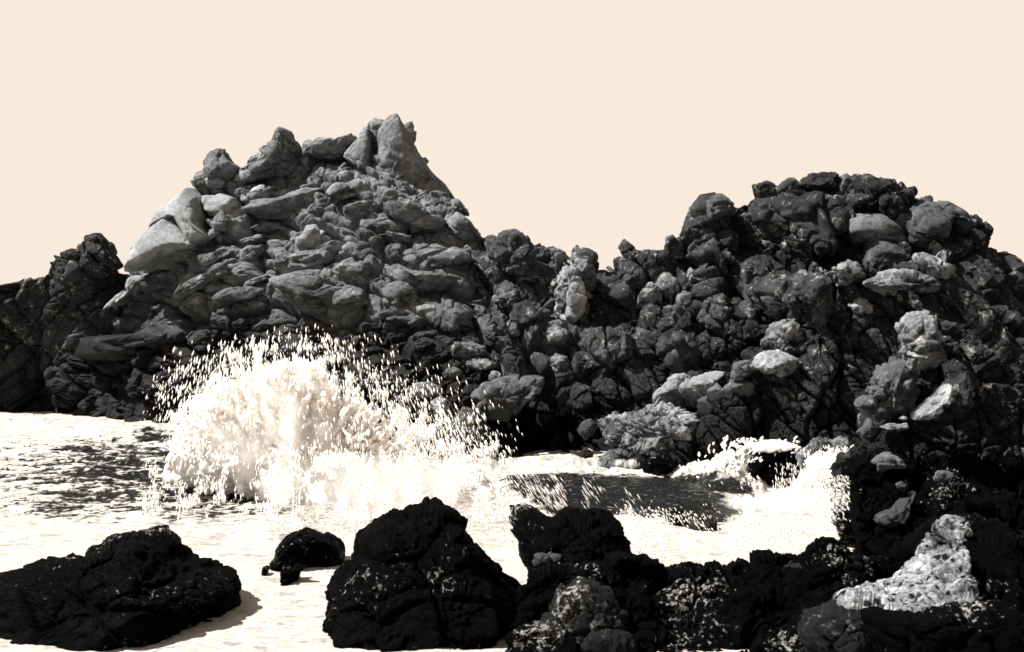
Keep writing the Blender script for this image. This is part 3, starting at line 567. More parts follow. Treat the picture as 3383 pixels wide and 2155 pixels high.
blk('C', '6', [(1878, 645), (1900, 560), (1970, 498), (2055, 540), (2085, 620), (2110, 670), (2000, 680)], M_LIT, 'angular bright-topped boulder above the right end of the largest tumbled boulder', 'tumbled_boulder', off=0.5, group=gg)
blk('C', '6', [(1600, 950), (1900, 800), (2200, 820), (2350, 1000), (2200, 1200), (1700, 1250)], M_WET, off=0.0)
blk('C', '6', [(1340, 900), (1500, 950), (1640, 1100), (1600, 1260), (1300, 1250), (1250, 1100)], M_WET, off=0.0)
# cliff skyline teeth
gt = 'jagged teeth on the skyline of the right cliff'
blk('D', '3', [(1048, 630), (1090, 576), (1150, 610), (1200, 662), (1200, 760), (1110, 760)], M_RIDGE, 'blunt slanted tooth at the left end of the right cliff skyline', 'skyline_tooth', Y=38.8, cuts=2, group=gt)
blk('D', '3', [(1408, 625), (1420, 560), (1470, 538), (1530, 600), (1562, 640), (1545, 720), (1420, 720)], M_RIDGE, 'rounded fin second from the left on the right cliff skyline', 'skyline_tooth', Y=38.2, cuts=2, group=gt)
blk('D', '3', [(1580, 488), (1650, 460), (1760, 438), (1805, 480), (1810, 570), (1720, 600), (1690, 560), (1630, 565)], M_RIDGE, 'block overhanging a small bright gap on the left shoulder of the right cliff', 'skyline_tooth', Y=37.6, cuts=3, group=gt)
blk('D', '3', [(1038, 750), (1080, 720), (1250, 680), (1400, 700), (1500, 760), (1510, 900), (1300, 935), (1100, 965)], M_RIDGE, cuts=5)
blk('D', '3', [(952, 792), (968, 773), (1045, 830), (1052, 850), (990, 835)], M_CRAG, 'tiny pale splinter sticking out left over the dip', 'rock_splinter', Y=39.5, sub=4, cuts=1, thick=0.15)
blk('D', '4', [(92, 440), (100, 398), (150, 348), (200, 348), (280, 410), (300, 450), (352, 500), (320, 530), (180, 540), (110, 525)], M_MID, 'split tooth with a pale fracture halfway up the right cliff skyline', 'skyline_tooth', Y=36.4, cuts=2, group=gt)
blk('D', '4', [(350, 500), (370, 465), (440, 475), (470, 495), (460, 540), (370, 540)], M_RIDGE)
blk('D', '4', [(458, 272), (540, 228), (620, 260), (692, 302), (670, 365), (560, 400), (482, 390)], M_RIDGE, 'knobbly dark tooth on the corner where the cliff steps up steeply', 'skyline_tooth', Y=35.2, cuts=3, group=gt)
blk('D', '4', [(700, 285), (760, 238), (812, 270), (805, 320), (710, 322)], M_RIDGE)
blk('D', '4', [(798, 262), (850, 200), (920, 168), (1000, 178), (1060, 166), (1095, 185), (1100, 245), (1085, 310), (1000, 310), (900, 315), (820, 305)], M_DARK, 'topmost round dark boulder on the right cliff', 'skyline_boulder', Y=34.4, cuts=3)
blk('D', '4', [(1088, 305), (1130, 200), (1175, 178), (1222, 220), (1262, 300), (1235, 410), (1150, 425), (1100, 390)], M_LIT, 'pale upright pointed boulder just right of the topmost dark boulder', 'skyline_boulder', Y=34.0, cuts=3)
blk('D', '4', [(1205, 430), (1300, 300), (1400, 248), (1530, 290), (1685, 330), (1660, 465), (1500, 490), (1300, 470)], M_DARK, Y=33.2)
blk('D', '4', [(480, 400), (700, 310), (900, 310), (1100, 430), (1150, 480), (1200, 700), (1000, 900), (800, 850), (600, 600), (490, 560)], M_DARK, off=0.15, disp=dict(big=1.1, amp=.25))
blk('D', '4', [(940, 400), (1000, 400), (1140, 470), (1210, 500), (1100, 500), (980, 490)], M_LIT, off=0.9, Y=33.4)
blk('D', '4', [(1125, 505), (1280, 468), (1420, 480), (1500, 550), (1592, 620), (1585, 745), (1400, 740), (1250, 745), (1170, 650)], M_CRAG, off=0.6, lean=0.3, disp=SM, cuts=4, name='cliff_panel')
blk('D', '4', [(1610, 570), (1650, 468), (1740, 430), (1880, 480), (1952, 560), (1900, 705), (1750, 655), (1640, 625)], M_MID, off=0.4)
blk('D', '4', [(1680, 345), (1740, 318), (1900, 430), (2030, 540), (2140, 650), (2000, 620), (1800, 500)], M_MID, off=0.2)
for pts, m_ in (([(550, 700), (600, 660), (700, 720), (700, 760), (600, 760)], M_MID), ([(430, 900), (520, 820), (600, 900), (560, 1050), (450, 1040)], M_RIDGE),
            ([(180, 640), (260, 620), (320, 700), (260, 780), (190, 740)], M_RIDGE), ([(740, 660), (790, 650), (820, 780), (780, 850), (750, 760)], M_RIDGE),
            ([(330, 1150), (430, 1060), (520, 1150), (480, 1300), (360, 1290)], M_RIDGE), ([(20, 800), (120, 760), (200, 860), (140, 960), (40, 940)], M_RIDGE),
            ([(60, 1150), (200, 1100), (280, 1220), (200, 1340), (80, 1300)], M_RIDGE), ([(560, 1080), (700, 1060), (740, 1160), (650, 1240), (560, 1200)], M_RIDGE),
            ([(1400, 740), (1540, 760), (1580, 860), (1480, 920), (1380, 860)], M_RIDGE)):
    blk('D', '4', pts, m_, off=0.3)
for pts, m_ in (([(1280, 985), (1340, 905), (1450, 900), (1460, 960), (1340, 1040), (1270, 1030)], M_LIT), ([(1140, 985), (1200, 940), (1260, 990), (1220, 1040), (1150, 1030)], M_CRAG),
            ([(1560, 820), (1620, 780), (1650, 880), (1600, 960), (1560, 920)], M_CRAG), ([(1420, 1100), (1500, 1040), (1620, 1120), (1640, 1190), (1500, 1180)], M_CRAG),
            ([(740, 1500), (860, 1370), (980, 1280), (1080, 1260), (1150, 1360), (1150, 1600), (1000, 1750), (800, 1700)], M_RIDGE),
            ([(1400, 1450), (1480, 1330), (1600, 1360), (1640, 1480), (1540, 1540), (1440, 1520)], M_RIDGE),
            ([(1160, 1330), (1240, 1250), (1400, 1330), (1480, 1500), (1440, 1700), (1280, 1620)], M_RIDGE)):
    blk('D' if pts[0][0] > 1200 else 'C', '3', pts, m_, off=0.3)
# buttress
blk('E', '4', [(778, 1005), (830, 938), (900, 922), (982, 960), (1035, 1050), (1022, 1200), (960, 1350), (820, 1300), (760, 1180), (790, 1080)], M_RIDGE, name='pillar', off=0.5, Y=27.3, lean=0.1)
blk('E', '4', [(790, 990), (830, 940), (900, 922), (975, 955), (965, 1000), (880, 990), (820, 1005)], M_LIT, off=0.5, Y=26.7, sub=5, name='pillar_lit_cap')  # paler copy of the pillar top, painting it sunlit
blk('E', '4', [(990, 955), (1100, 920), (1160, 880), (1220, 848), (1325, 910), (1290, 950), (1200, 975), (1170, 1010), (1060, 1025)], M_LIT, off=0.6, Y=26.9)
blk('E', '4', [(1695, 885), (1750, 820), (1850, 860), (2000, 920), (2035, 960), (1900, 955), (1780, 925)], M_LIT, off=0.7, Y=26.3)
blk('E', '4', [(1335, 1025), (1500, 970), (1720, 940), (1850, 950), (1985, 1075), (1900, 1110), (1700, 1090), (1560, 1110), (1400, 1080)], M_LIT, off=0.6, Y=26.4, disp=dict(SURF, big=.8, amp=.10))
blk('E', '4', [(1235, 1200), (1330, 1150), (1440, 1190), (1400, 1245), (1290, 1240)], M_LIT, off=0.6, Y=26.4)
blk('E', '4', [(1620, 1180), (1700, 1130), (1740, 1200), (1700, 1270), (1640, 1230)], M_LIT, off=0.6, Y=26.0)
blk('E', '8', [(65, 330), (110, 208), (200, 158), (285, 138), (352, 280), (250, 352), (120, 352)], M_LIT, name='ledge_lit_top', Y=27.6, disp=dict(SURF, big=.8, amp=.10))  # sunlit ledge top painted as a paler block
blk('E', '8', [(-30, 500), (0, 440), (60, 378), (180, 388), (290, 450), (385, 560), (280, 565), (120, 555)], M_LIT, Y=27.8, disp=dict(SURF, big=.8, amp=.10), name='ledge_lit_top')
blk('E', '7', [(1180, 800), (1220, 720), (1300, 680), (1420, 690), (1400, 830), (1290, 870), (1200, 860)], M_MID, Y=28.6, disp=dict(SURF, big=.8, amp=.10))
blk('E', '7', [(1240, 690), (1270, 610), (1400, 570), (1400, 640), (1300, 680)], M_MID, Y=28.6, disp=dict(SURF, big=.8, amp=.10))
# shoulder
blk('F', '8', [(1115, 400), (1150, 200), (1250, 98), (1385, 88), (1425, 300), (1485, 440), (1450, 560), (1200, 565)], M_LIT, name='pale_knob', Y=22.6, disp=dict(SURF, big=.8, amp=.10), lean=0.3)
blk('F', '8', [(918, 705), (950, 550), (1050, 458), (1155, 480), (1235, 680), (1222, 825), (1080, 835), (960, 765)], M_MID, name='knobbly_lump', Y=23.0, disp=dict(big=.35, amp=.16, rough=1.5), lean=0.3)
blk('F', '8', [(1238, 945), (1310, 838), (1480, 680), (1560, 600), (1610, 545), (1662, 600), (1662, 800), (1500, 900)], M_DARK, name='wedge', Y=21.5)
blk('F', '8', [(1240, 940), (1310, 845), (1480, 690), (1570, 610), (1560, 680), (1480, 760), (1380, 870), (1290, 920)], M_LIT, Y=21.2, name='wedge_lit_rim', disp=dict(SURF, big=.8, amp=.10))  # lit edge of the wedge, painted as a pale strip
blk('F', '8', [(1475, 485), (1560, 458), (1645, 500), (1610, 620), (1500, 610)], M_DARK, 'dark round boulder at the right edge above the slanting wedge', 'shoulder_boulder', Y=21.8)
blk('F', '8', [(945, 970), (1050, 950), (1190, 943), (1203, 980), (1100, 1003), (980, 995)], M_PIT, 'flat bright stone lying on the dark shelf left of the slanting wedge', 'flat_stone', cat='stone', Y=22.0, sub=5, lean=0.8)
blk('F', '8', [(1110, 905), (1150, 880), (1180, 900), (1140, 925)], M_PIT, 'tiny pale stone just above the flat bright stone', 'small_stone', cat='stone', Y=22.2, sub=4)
blk('F', '8', [(780, 800), (840, 750), (960, 770), (1080, 800), (1080, 850), (900, 850)], M_MID, Y=23.2, lean=0.4)
blk('F', '8', [(860, 960), (890, 900), (940, 960), (900, 1020), (800, 1060), (780, 1020)], M_MID, Y=22.8)
# wall and shelf highlights, painted as paler blocks of rock
blk('G', 'd', [(980, 440), (1060, 380), (1160, 340), (1260, 260), (1380, 190), (1400, 210), (1280, 330), (1200, 420), (1120, 500), (1000, 470)], M_MID, Y=20.6, disp=dict(SURF, big=.8, amp=.10), name='wall_rib')
blk('G', '8', [(900, 1250), (960, 1190), (1080, 1190), (1200, 1240), (1210, 1290), (1080, 1300), (960, 1310)], M_MID, Y=21.4, disp=dict(SURF, big=.8, amp=.10), lean=0.5)
blk('G', '8', [(1400, 1380), (1440, 1340), (1500, 1350), (1480, 1400), (1420, 1400)], M_LIT, Y=20.8, sub=4)
blk('G', 'd', [(1190, 140), (1250, 115), (1300, 140), (1280, 180), (1220, 175)], M_MID, Y=20.8, sub=4)
blk('H', 'd', [(-120, 925), (-60, 880), (60, 860), (200, 850), (400, 830), (520, 850), (560, 920), (420, 945), (200, 910), (0, 930)], M_MID, Y=17.3, disp=dict(SURF, big=.8, amp=.10), lean=0.8, name='shelf_rib', grow=0.9)
blk('H', 'b', [(1810, 740), (1850, 700), (1960, 690), (2080, 700), (2020, 750), (1900, 770), (1840, 780)], M_MID, Y=17.6, disp=dict(SURF, big=.8, amp=.10), lean=0.6, grow=.8)
# ---------------------------------------------------------------- the sea: one sheet to the horizon, foam coverage stored per vertex
def poly_mask(px, py, poly, soft=6.0):
    poly = np.asarray(poly, float); inside = np.zeros(px.shape, bool); dist = np.full(px.shape, 1e9)
    for i in range(len(poly)):
        a, b = poly[i], poly[(i+1) % len(poly)]
        cond = ((a[1] > py) != (b[1] > py)); xx = (b[0]-a[0])*(py-a[1])/((b[1]-a[1]) if b[1] != a[1] else 1e-9)+a[0]
        inside ^= cond & (px < xx)
        e = b-a; t = np.clip(((px-a[0])*e[0]+(py-a[1])*e[1])/(e@e+1e-9), 0, 1)
        dist = np.minimum(dist, np.hypot(px-(a[0]+t*e[0]), py-(a[1]+t*e[1])))
    s = np.where(inside, dist, -dist)
    return np.clip(0.5+s/(2*soft), 0, 1)
rows = np.concatenate([np.linspace(760, 404, 560), 300+np.geomspace(103, 1.2, 60)])
cols = np.linspace(-260, 1284, 1000)
PX, PY = np.meshgrid(cols, rows); Yw = wl(PY)
base = P(PX, PY, Yw).reshape(-1, 3)
px, py = PX.ravel(), PY.ravel()
sea_p = base.copy(); sea_p[:, 2] = 0
sw = fbm(sea_p*np.array([.22, .5, 1]), 4, 5); ch = fbm(sea_p*np.array([1.6, 3.2, 1]), 5, 8, .6); fine = fbm(sea_p*np.array([6., 9., 1]), 4, 9, .6)
dark = poly_mask(px, py, T('o', [(1180, 1130), (1230, 1116), (1330, 1120), (1430, 1128), (1600, 1132), (1780, 1150), (1775, 1172), (1680, 1180), (1740, 1200), (1700, 1240), (1600, 1240), (1480, 1215), (1400, 1220), (1300, 1225), (1240, 1190)]), 7)
grey = poly_mask(px, py, T('o', [(-100, 1060), (95, 1050), (250, 1030), (400, 1045), (620, 1060), (720, 1120), (680, 1205), (520, 1228), (330, 1220), (100, 1215), (-100, 1190)]), 16)
gutter = poly_mask(px, py, T('o', [(215, 1002), (300, 1000), (415, 1005), (415, 1042), (350, 1038), (270, 1018)]), 4)
far = np.clip((430-py)/40, 0, 1)*(px < 60)
lace = np.abs(fbm(sea_p*np.array([1.1, 2.2, 1]), 5, 91, .6)); foam = 1.12+0.3*ch-0.75*np.clip(0.07-lace, 0, 1)/0.07*np.clip((545-py)/30, 0.3, 1)
foam = foam-dark*(1.35-0.5*np.clip(ch+0.1, 0, 1)+0.35*fine)
foam = foam-grey*(0.80-0.9*ch-1.0*fine)*np.clip(0.45+px/160, 0.45, 1)
foam = foam-gutter*(0.95-0.8*ch)
foam = foam-0.35*np.clip(fbm(sea_p*np.array([1.2, 2.4, 1]), 4, 77, .6)-0.15, 0, 1)*np.clip((py-425)/20, 0, 1)*np.clip((530-py)/25, 0, 1)*2.0
amp_f = np.clip((700-py)/200, 0.3, 1)
hz = 0.10*sw+(0.02+0.05*np.clip(grey+dark, 0, 1))*ch+0.012*fine
hz *= np.clip(60/Yw.ravel(), 0, 1)
foamc = np.clip(foam, 0.26, 1)
hz += 0.02*foamc*np.clip(0.5+ch, 0, 1)
hz += 0.30*poly_mask(px, py, T('o', [(1200, 1150), (1500, 1140), (1750, 1165), (1700, 1200), (1300, 1200)]), 16)
hz += 0.16*np.clip(fbm(sea_p*np.array([.7, .9, 1]), 3, 44), -.3, 1)*np.clip((600-py)/60, 0.35, 1)*np.clip(60/Yw.ravel(), 0, 1)
for (pl_, hh_, fx) in (([(1090, 1095), (1500, 1085), (1700, 1110), (1900, 1130), (1900, 1150), (1700, 1135), (1500, 1112), (1100, 1115)], .28, 1.6),
                   ([(1600, 1125), (1780, 1118), (1790, 1150), (1680, 1150)], .75, 2.2), ([(1860, 1130), (2030, 1140), (2030, 1270), (1960, 1230), (1880, 1170)], .55, 1.8),
                   ([(760, 1100), (1150, 1120), (1150, 1200), (760, 1200)], .3, 1.2), ([(-100, 985), (420, 1010), (420, 1022), (-100, 1000)], .3, 1.0)):
    mk = poly_mask(px, py, T('o', pl_), 7)
    hz += hh_*mk*np.clip(0.75+1.3*fbm(sea_p*np.array([fx, fx, 1]), 5, 55, .65), 0, 2)
    foam = foam+1.2*mk
foamc = np.clip(foam, 0.26, 1)
# surge of white water climbing the rocks at the back of the pool and along the shore
def surge(poly, h, soft=10):
    return h*poly_mask(px, py, T('o', poly), soft)
V = base.copy(); V[:, 2] += hz
n0, m0 = PX.shape; idx = np.arange(n0*m0).reshape(n0, m0)
Q = np.stack([idx[:-1, :-1], idx[:-1, 1:], idx[1:, 1:], idx[1:, :-1]], -1).reshape(-1, 4)
def water_mat():
    m = bpy.data.materials.new('sea_water'); m.use_nodes = True; t = m.node_tree; n = t.nodes.new; l = t.links.new
    b = t.nodes['Principled BSDF']; at = n('ShaderNodeAttribute'); at.attribute_name = 'foam'
    geo = n('ShaderNodeNewGeometry'); mp = n('ShaderNodeMapping'); mp.inputs['Scale'].default_value = (1, 2.2, 1); l(geo.outputs['Position'], mp.inputs[0])
    no = n('ShaderNodeTexNoise'); no.inputs['Scale'].default_value = 5; no.inputs['Detail'].default_value = 8; no.inputs['Roughness'].default_value = .75
    no.inputs['Distortion'].default_value = 0.6
    l(mp.outputs[0], no.inputs[0])
    # webs of thick and thin foam
    wn = n('ShaderNodeTexNoise'); wn.inputs['Scale'].default_value = 1.3; wn.inputs['Detail'].default_value = 5; l(mp.outputs[0], wn.inputs[0])
    wm = n('ShaderNodeVectorMath'); wm.operation = 'MULTIPLY_ADD'; wm.inputs[1].default_value = (1.1, 1.1, 0); l(wn.outputs['Color'], wm.inputs[0]); l(mp.outputs[0], wm.inputs[2])
    vo = n('ShaderNodeTexVoronoi'); vo.feature = 'DISTANCE_TO_EDGE'; vo.inputs['Scale'].default_value = 1.5; l(wm.outputs[0], vo.inputs['Vector'])
    v2 = n('ShaderNodeTexVoronoi'); v2.feature = 'DISTANCE_TO_EDGE'; v2.inputs['Scale'].default_value = 4.5; l(wm.outputs[0], v2.inputs['Vector'])
    va = n('ShaderNodeMath'); va.operation = 'MULTIPLY_ADD'; va.inputs[1].default_value = 1.2; l(v2.outputs['Distance'], va.inputs[0]); l(vo.outputs['Distance'], va.inputs[2])
    vb = n('ShaderNodeMath'); vb.operation = 'MULTIPLY'; l(va.outputs[0], vb.inputs[0]); l(wn.outputs[0], vb.inputs[1])
    thin = n('ShaderNodeMapRange'); thin.inputs[1].default_value = 0.12; thin.inputs[2].default_value = 0.34; thin.inputs[3].default_value = 0; thin.inputs[4].default_value = 0.62; l(vb.outputs[0], thin.inputs[0])
    web = n('ShaderNodeMix'); web.data_type = 'RGBA'; l(thin.outputs[0], web.inputs[0]); web.inputs[6].default_value = (0.36, 0.335, 0.305, 1); web.inputs[7].default_value = (0.10, 0.105, 0.105, 1)
    ad = n('ShaderNodeMath'); ad.operation = 'MULTIPLY_ADD'; ad.inputs[1].default_value = 1.5; l(no.outputs[0], ad.inputs[0]); l(at.outputs['Fac'], ad.inputs[2])
    mr = n('ShaderNodeMapRange'); mr.inputs[1].default_value = 1.12; mr.inputs[2].default_value = 1.38; l(ad.outputs[0], mr.inputs[0])
    mx = n('ShaderNodeMix'); mx.data_type = 'RGBA'; l(mr.outputs[0], mx.inputs[0])
    mx.inputs[6].default_value = (0.006, 0.007, 0.007, 1); l(web.outputs[2], mx.inputs[7]); l(mx.outputs[2], b.inputs['Base Color'])
    rr = n('ShaderNodeMapRange'); rr.inputs[3].default_value = 0.10; rr.inputs[4].default_value = 0.95; l(mr.outputs[0], rr.inputs[0]); l(rr.outputs[0], b.inputs['Roughness'])
    b.inputs['Specular IOR Level'].default_value = 0.5; b.inputs['IOR'].default_value = 1.14
    bp = n('ShaderNodeBump'); bp.inputs['Strength'].default_value = 0.6; bp.inputs['Distance'].default_value = 0.10; l(no.outputs[0], bp.inputs['Height']); l(bp.outputs[0], b.inputs['Normal'])
    return m
sea = mesh('sea', V, Q, water_mat(), origin=(0, 0, 0)); tag(sea, 'foaming sea surface of the cove', kind='structure')
at = sea.data.attributes.new('foam', 'FLOAT', 'POINT'); at.data.foreach_set('value', foamc.astype(np.float32))
me = bpy.data.meshes.new('sea_bed'); me.from_pydata([(-3000, -60, -1.7), (3000, -60, -1.7), (3000, 5600, -1.7), (-3000, 5600, -1.7)], [], [(0, 1, 2, 3)])
me.materials.append(M_WET); ob = bpy.data.objects.new('sea_bed', me); C.collection.objects.link(ob); tag(ob, kind='structure')

# ---------------------------------------------------------------- heaped white water
def heap(tg, pts, Y, label, name='foam_heap', cat='foam', thick=1.2, sub=6, big=0.6, amp=0.22, **kw):
    o = stone(T(tg, pts), Y, M_FOAM, name=name, thick=thick, sub=sub, cuts=0, disp=dict(big=big, amp=amp*.6, rough=3.0, crack=0.9), **kw)
    return tag(o, label, cat)
heap('o', [(395, 1110), (412, 1030), (440, 985), (500, 962), (560, 905), (620, 880), (690, 868), (745, 905), (800, 965), (850, 1015), (930, 1050), (1040, 1078), (1080, 1110), (1000, 1150), (760, 1160), (560, 1130)], 28.9,
     'towering white plume of the breaking wave in front of the crag', name='breaking_wave', cat='wave', thick=1.3, sub=7, big=0.5, amp=0.22, down=0.6)
# ---------------------------------------------------------------- mist: closed volumes of fine water in the air
scene.cycles.volume_bounces = 6
scene.cycles.volume_step_rate = 2.0
def mist(name, label, px0, py0, Y, rx, ry, rz, dens, nscale=1.2, seed=0.0, edge=0.55, rag=1.6):
    V0, Fc = ico(4); c = P(np.array(float(px0)), np.array(float(py0)), float(Y)); V = V0*np.array([rx, ry, rz])
    V[:, 2] = np.maximum(V[:, 2], -c[2]-0.15)
    m = bpy.data.materials.new(name); m.use_nodes = True; t = m.node_tree; t.nodes.clear(); n = t.nodes.new; l = t.links.new
    o_ = n('ShaderNodeOutputMaterial'); v = n('ShaderNodeVolumePrincipled'); l(v.outputs[0], o_.inputs['Volume'])
    v.inputs['Color'].default_value = (0.99, 0.97, 0.94, 1); v.inputs['Anisotropy'].default_value = 0.2
    tc = n('ShaderNodeTexCoord'); mp = n('ShaderNodeMapping'); mp.inputs['Scale'].default_value = (1/rx, 1/ry, 1/rz); l(tc.outputs['Object'], mp.inputs[0])
    ln = n('ShaderNodeVectorMath'); ln.operation = 'LENGTH'; l(mp.outputs[0], ln.inputs[0])
    m2 = n('ShaderNodeMapping'); m2.inputs['Location'].default_value = (seed, seed, seed); m2.inputs['Scale'].default_value = (1.5, 1, .7); l(tc.outputs['Object'], m2.inputs[0])
    no = n('ShaderNodeTexNoise'); no.inputs['Scale'].default_value = nscale; no.inputs['Detail'].default_value = 5; no.inputs['Roughness'].default_value = 0.65; l(m2.outputs[0], no.inputs[0])
    a = n('ShaderNodeMath'); a.operation = 'MULTIPLY_ADD'; a.inputs[1].default_value = rag; l(no.outputs[0], a.inputs[0]); a.inputs[2].default_value = -rag*0.52
    b = n('ShaderNodeMath'); b.operation = 'SUBTRACT'; l(a.outputs[0], b.inputs[0]); l(ln.outputs['Value'], b.inputs[1])
    mr = n('ShaderNodeMapRange'); mr.inputs[1].default_value = -1.0; mr.inputs[2].default_value = -1.0+edge; mr.inputs[4].default_value = dens; l(b.outputs[0], mr.inputs[0]); l(mr.outputs[0], v.inputs['Density'])
    o = mesh(name, V+c, Fc, m, origin=c); return tag(o, label, kind='stuff')
mist('wave_mist', 'dense white mist in the rising core of the breaking wave', 288, 440, 27.4, 1.6, 1.0, 2.05, 14.0, 1.5, 2.0, 0.7)
mist('wave_mist', 'white mist rolling off the left flank of the breaking wave', 245, 440, 27.4, 1.2, 0.9, 0.9, 3.0, 1.5, 9.0, 0.9)
mist('wave_mist', 'white mist trailing down the right flank of the breaking wave', 375, 488, 26.6, 2.5, 1.1, 1.0, 2.2, 1.5, 14.0, 0.9)
for (a_, b_, Y_, rx_, ry_, rz_, dn_, lb_) in (
        (716, 470, 30.0, .75, .4, .30, 6, 'white surge climbing the rock left of the flat-topped boulder'), (768, 446, 29.3, .7, .4, .18, 6, 'white water washing over the flat-topped black boulder'),
        (826, 474, 28.0, .65, .4, .60, 6, 'white water flung up against the right rock wall'), (790, 505, 26.4, 1.9, .7, .28, 3, 'low mist along the back of the foam pool'),
        (632, 464, 31.6, .7, .3, .18, 6, 'fan of foam pouring off the speckled rock')):
    mist('surf_mist', lb_, a_, b_, Y_, rx_, ry_, rz_, dn_*1.6, 3.4, a_*.1, 0.35, 4.2)
# ---------------------------------------------------------------- flying spray: real drops in a deep volume, falling outwards
def drops(name, label, cx, cy, depth, ln, wd, dirx, seed):
    rs = np.random.RandomState(seed); n = len(cx)
    c = P(cx, cy, depth)
    dz = -np.ones(n); dx = dirx+rs.normal(0, .06, n); dyy = rs.normal(0, .15, n)
    D = np.stack([dx, dyy, dz], 1); D /= np.linalg.norm(D, axis=1, keepdims=True)
    S = np.cross(D, np.array([0, 1, 0])); S /= np.linalg.norm(S, axis=1, keepdims=True); U = np.cross(D, S)
    px2m = (depth/F)[:, None]
    a = ln[:, None]*px2m*0.5; b = wd[:, None]*px2m*0.5
    sh = rs.uniform(-.5, .5, n)[:, None]
    mid = c+D*a*sh*0.6
    Vv = np.stack([c-D*a, mid+S*b, mid+U*b, mid-S*b, mid-U*b, c+D*a], 1).reshape(-1, 3)
    f = np.array([[0, 1, 2], [0, 2, 3], [0, 3, 4], [0, 4, 1], [5, 2, 1], [5, 3, 2], [5, 4, 3], [5, 1, 4]])
    Fc = (f[None]+6*np.arange(n)[:, None, None]).reshape(-1, 3)
    o = mesh(name, Vv, Fc, M_DROP); return tag(o, label, kind='stuff')
rs = np.random.RandomState(4)
def sample_poly(poly, n, soft=None, power=1.0):
    poly = np.asarray(poly); lo, hi = poly.min(0), poly.max(0); X, Y_ = [], []
    tot = 0
    while tot < n:
        x = rs.uniform(lo[0], hi[0], n*2); y = rs.uniform(lo[1], hi[1], n*2); m = poly_mask(x, y, poly, 14) > rs.uniform(0, 1, n*2)
        X.append(x[m]); Y_.append(y[m]); tot += m.sum()
    return np.concatenate(X)[:n], np.concatenate(Y_)[:n]
# clumpiness
def keep(x, y, s, thr, seed, ax=1.0):
    v = fbm(np.stack([x/s, y/(s*1.5), 0*x+seed], 1), 3, seed); return rs.uniform(0, 1, len(x)) < np.clip((v-thr)/0.35+0.3, 0.02, 1)
sets = []
def add(poly, n, l0, l1, w0, w1, d0, d1, thr=None, s=14, sd=1):
    x, y = sample_poly(T('o', poly), n)
    if thr is not None:
        k = keep(x, y, s, thr, sd); x, y = x[k], y[k]
    n = len(x); lw = rs.uniform(0, 1, n)**2.2
    sets.append((x, y, rs.uniform(d0, d1, n), l0+(l1-l0)*lw, w0+(w1-w0)*lw))
core = [(400, 1060), (430, 985), (500, 935), (570, 885), (640, 855), (700, 850), (760, 890), (820, 960), (900, 1020), (1010, 1070), (1060, 1100), (900, 1110), (600, 1100)]
mid = [(360, 1000), (380, 900), (480, 860), (560, 820), (640, 800), (720, 790), (800, 830), (900, 890), (1000, 930), (1080, 980), (1170, 1050), (1200, 1085), (1000, 1090), (800, 1060), (500, 1040)]
outer = [(330, 1000), (350, 900), (400, 850), (560, 805), (680, 765), (760, 765), (860, 810), (960, 850), (1080, 900), (1160, 960), (1230, 1060), (1240, 1085), (1000, 1090), (420, 1010)]
add(core, 14000, 2, 8, 0.6, 2.8, 26.4, 30, -0.05, 12, 1)
add(mid, 6500, 3, 10, 0.4, 2.2, 26.5, 31, 0.05, 9, 2)
add(mid, 7000, 1.5, 4, 0.3, 0.8, 26.5, 31, 0.0, 14, 22)
add([(560, 860), (640, 812), (730, 812), (800, 880), (860, 960), (700, 930), (540, 930)], 3600, 3, 11, 0.6, 3.0, 27, 30, 0.0, 7, 3)
add([(400, 1000), (420, 940), (480, 890), (560, 870), (560, 960), (430, 1010)], 1500, 3, 10, 0.6, 2.6, 27, 30, 0.0, 7, 13)
add([(780, 960), (900, 960), (1000, 990), (1100, 1040), (1190, 1085), (950, 1085), (850, 1040)], 4200, 3, 12, 0.5, 2.8, 27, 30, 0.0, 9, 5)
add(outer, 1500, 3, 9, 0.4, 1.9, 27, 31.5)
# veil in front of the water
add([(330, 1230), (350, 1060), (420, 1040), (700, 1060), (1100, 1090), (1180, 1130), (1200, 1200), (900, 1240), (600, 1240)], 17000, 2, 8, 0.4, 1.5, 24, 27, 0.08, 9, 6)
add([(600, 1060), (1150, 1100), (1180, 1200), (900, 1250), (620, 1250)], 22000, 2, 7, 0.4, 1.5, 22, 26.5, -0.05, 11, 7)
def ropes(name, label, starts, origin, n_b, s0, step, depth, seed, spread=0.25):
    """torn ropes and fingers of water: chains of ragged clots shrinking outwards"""
    q = np.random.RandomState(seed); V1, F1 = ico(2); VV, FF = [], []; k = 0
    for (sx, sy) in zip(*starts):
        d = np.array([sx-origin[0], sy-origin[1]]); d = d/(np.linalg.norm(d)+1e-6)+q.normal(0, spread, 2); d /= np.linalg.norm(d)
        p = np.array([sx, sy]); Yd = q.uniform(*depth); sz = s0*q.uniform(.45, 1.15); m = q.randint(n_b//2, n_b+1)
        for i in range(m):
            f = (1-i/m)**0.8; rad = max(sz*f, .5)*Yd/F; c = P(np.array(p[0]), np.array(p[1]), Yd)
            v = V1*(1+0.55*fbm(V1*1.7+k*3.7, 2, k % 40)[:, None])
            u = v@np.array([d[0], 0, -d[1]]); v = v+np.outer(u, [d[0], 0, -d[1]])*0.7
            VV.append(v*rad+c); FF.append(F1+len(V1)*k); k += 1
            p = p+d*sz*f*step+q.normal(0, .25*sz*f, 2); d = d+np.array([0, .04]); Yd += q.normal(0, .05)
    o = mesh(name, np.concatenate(VV), np.concatenate(FF), M_DROP); return tag(o, label, kind='stuff')
ropes('water_ropes', 'torn fingers of white water thrown up along the crest of the wave', sample_poly(T('o', [(440, 1010), (520, 940), (590, 890), (660, 865), (720, 870), (790, 940), (870, 1010), (980, 1060), (800, 1060), (560, 1040)]), 900), (292, 520), 9, 2.9, 0.9, (26.8, 28.6), 5)
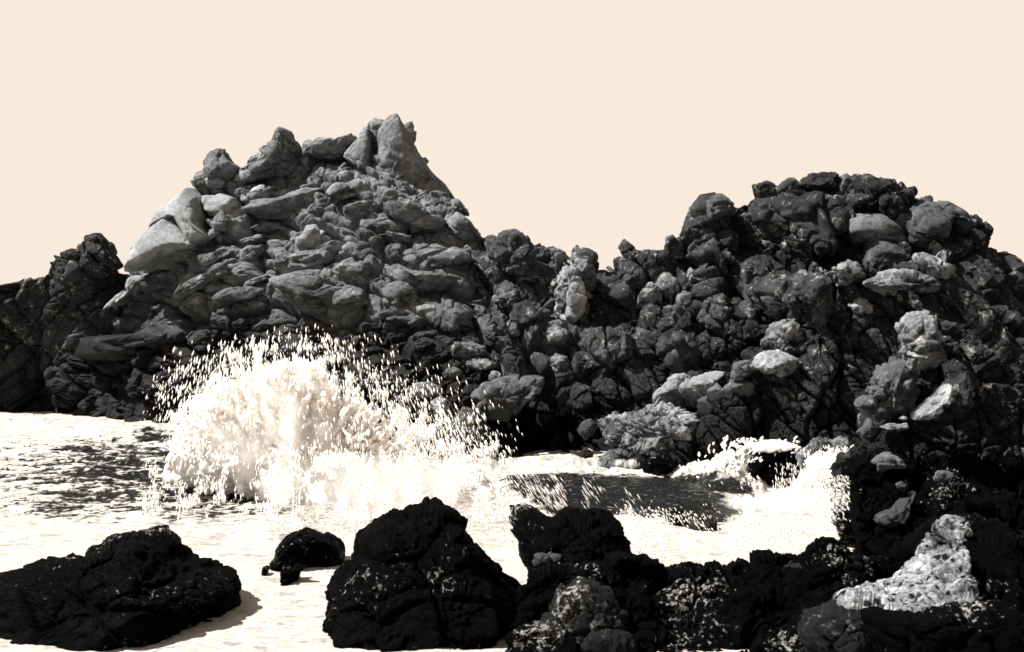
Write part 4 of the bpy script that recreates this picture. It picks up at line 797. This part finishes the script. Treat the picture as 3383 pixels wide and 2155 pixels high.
x, y, dp_, ln, wd = [np.concatenate(a) for a in zip(*sets)]
drops('sea_spray', 'streaks of flying spray fanning out from the breaking wave', x, y, dp_, ln, wd, (x-292)/230*0.42, 11)
sets.clear()
add([(1180, 1110), (1320, 1130), (1480, 1180), (1520, 1240), (1400, 1230), (1250, 1200)], 900, 5, 13, 0.3, 0.8, 20, 22, 0.0, 14, 8)
add([(1440, 1250), (1500, 1200), (1600, 1230), (1700, 1240), (1800, 1200), (1980, 1170), (1990, 1250), (1880, 1280), (1640, 1330), (1500, 1320)], 7000, 2, 5, 0.5, 1.3, 19.6, 22, -0.05, 20, 9)
add([(1600, 1200), (1700, 1150), (1850, 1130), (2000, 1120), (2000, 1200), (1750, 1240)], 4500, 2, 5, 0.5, 1.2, 20.5, 23, 0.1, 16, 10)
x, y, dp_, ln, wd = [np.concatenate(a) for a in zip(*sets)]
drops('pool_spray', 'fine spray blowing across the foam pool', x, y, dp_, ln, wd, np.full(len(x), 0.7), 12)
sets.clear()
add([(1880, 1140), (1900, 1080), (1960, 1050), (2040, 1060), (2040, 1130), (2000, 1180), (1900, 1180)], 2600, 2, 6, .7, 2.2, 26, 28.5, -0.05, 8, 11)
add([(1800, 1180), (1830, 1110), (1880, 1090), (1900, 1180)], 260, 3, 8, .5, 1.3, 28, 29.3)
x, y, dp_, ln, wd = [np.concatenate(a) for a in zip(*sets)]
ropes('wall_surf', 'clots of white water tumbling over the rocks at the right rear of the pool', sample_poly(T('o', [(1640, 1120), (1690, 1060), (1740, 1040), (1800, 1030), (1870, 1045), (1880, 1070), (1770, 1075), (1740, 1130)]), 260), (700, 520), 5, 1.3, 0.9, (29.0, 30.4), 6, .5)
ropes('wall_surf', 'clots of white water dashing against the right wall', sample_poly(T('o', [(1900, 1160), (1920, 1090), (1990, 1050), (2020, 1080), (2010, 1190)]), 300), (800, 520), 5, 1.2, 0.9, (27.2, 28.6), 7, .5)
drops('wall_spray', 'spray spattering the right rock wall', x, y, dp_, ln, wd, np.full(len(x), 0.1), 13)
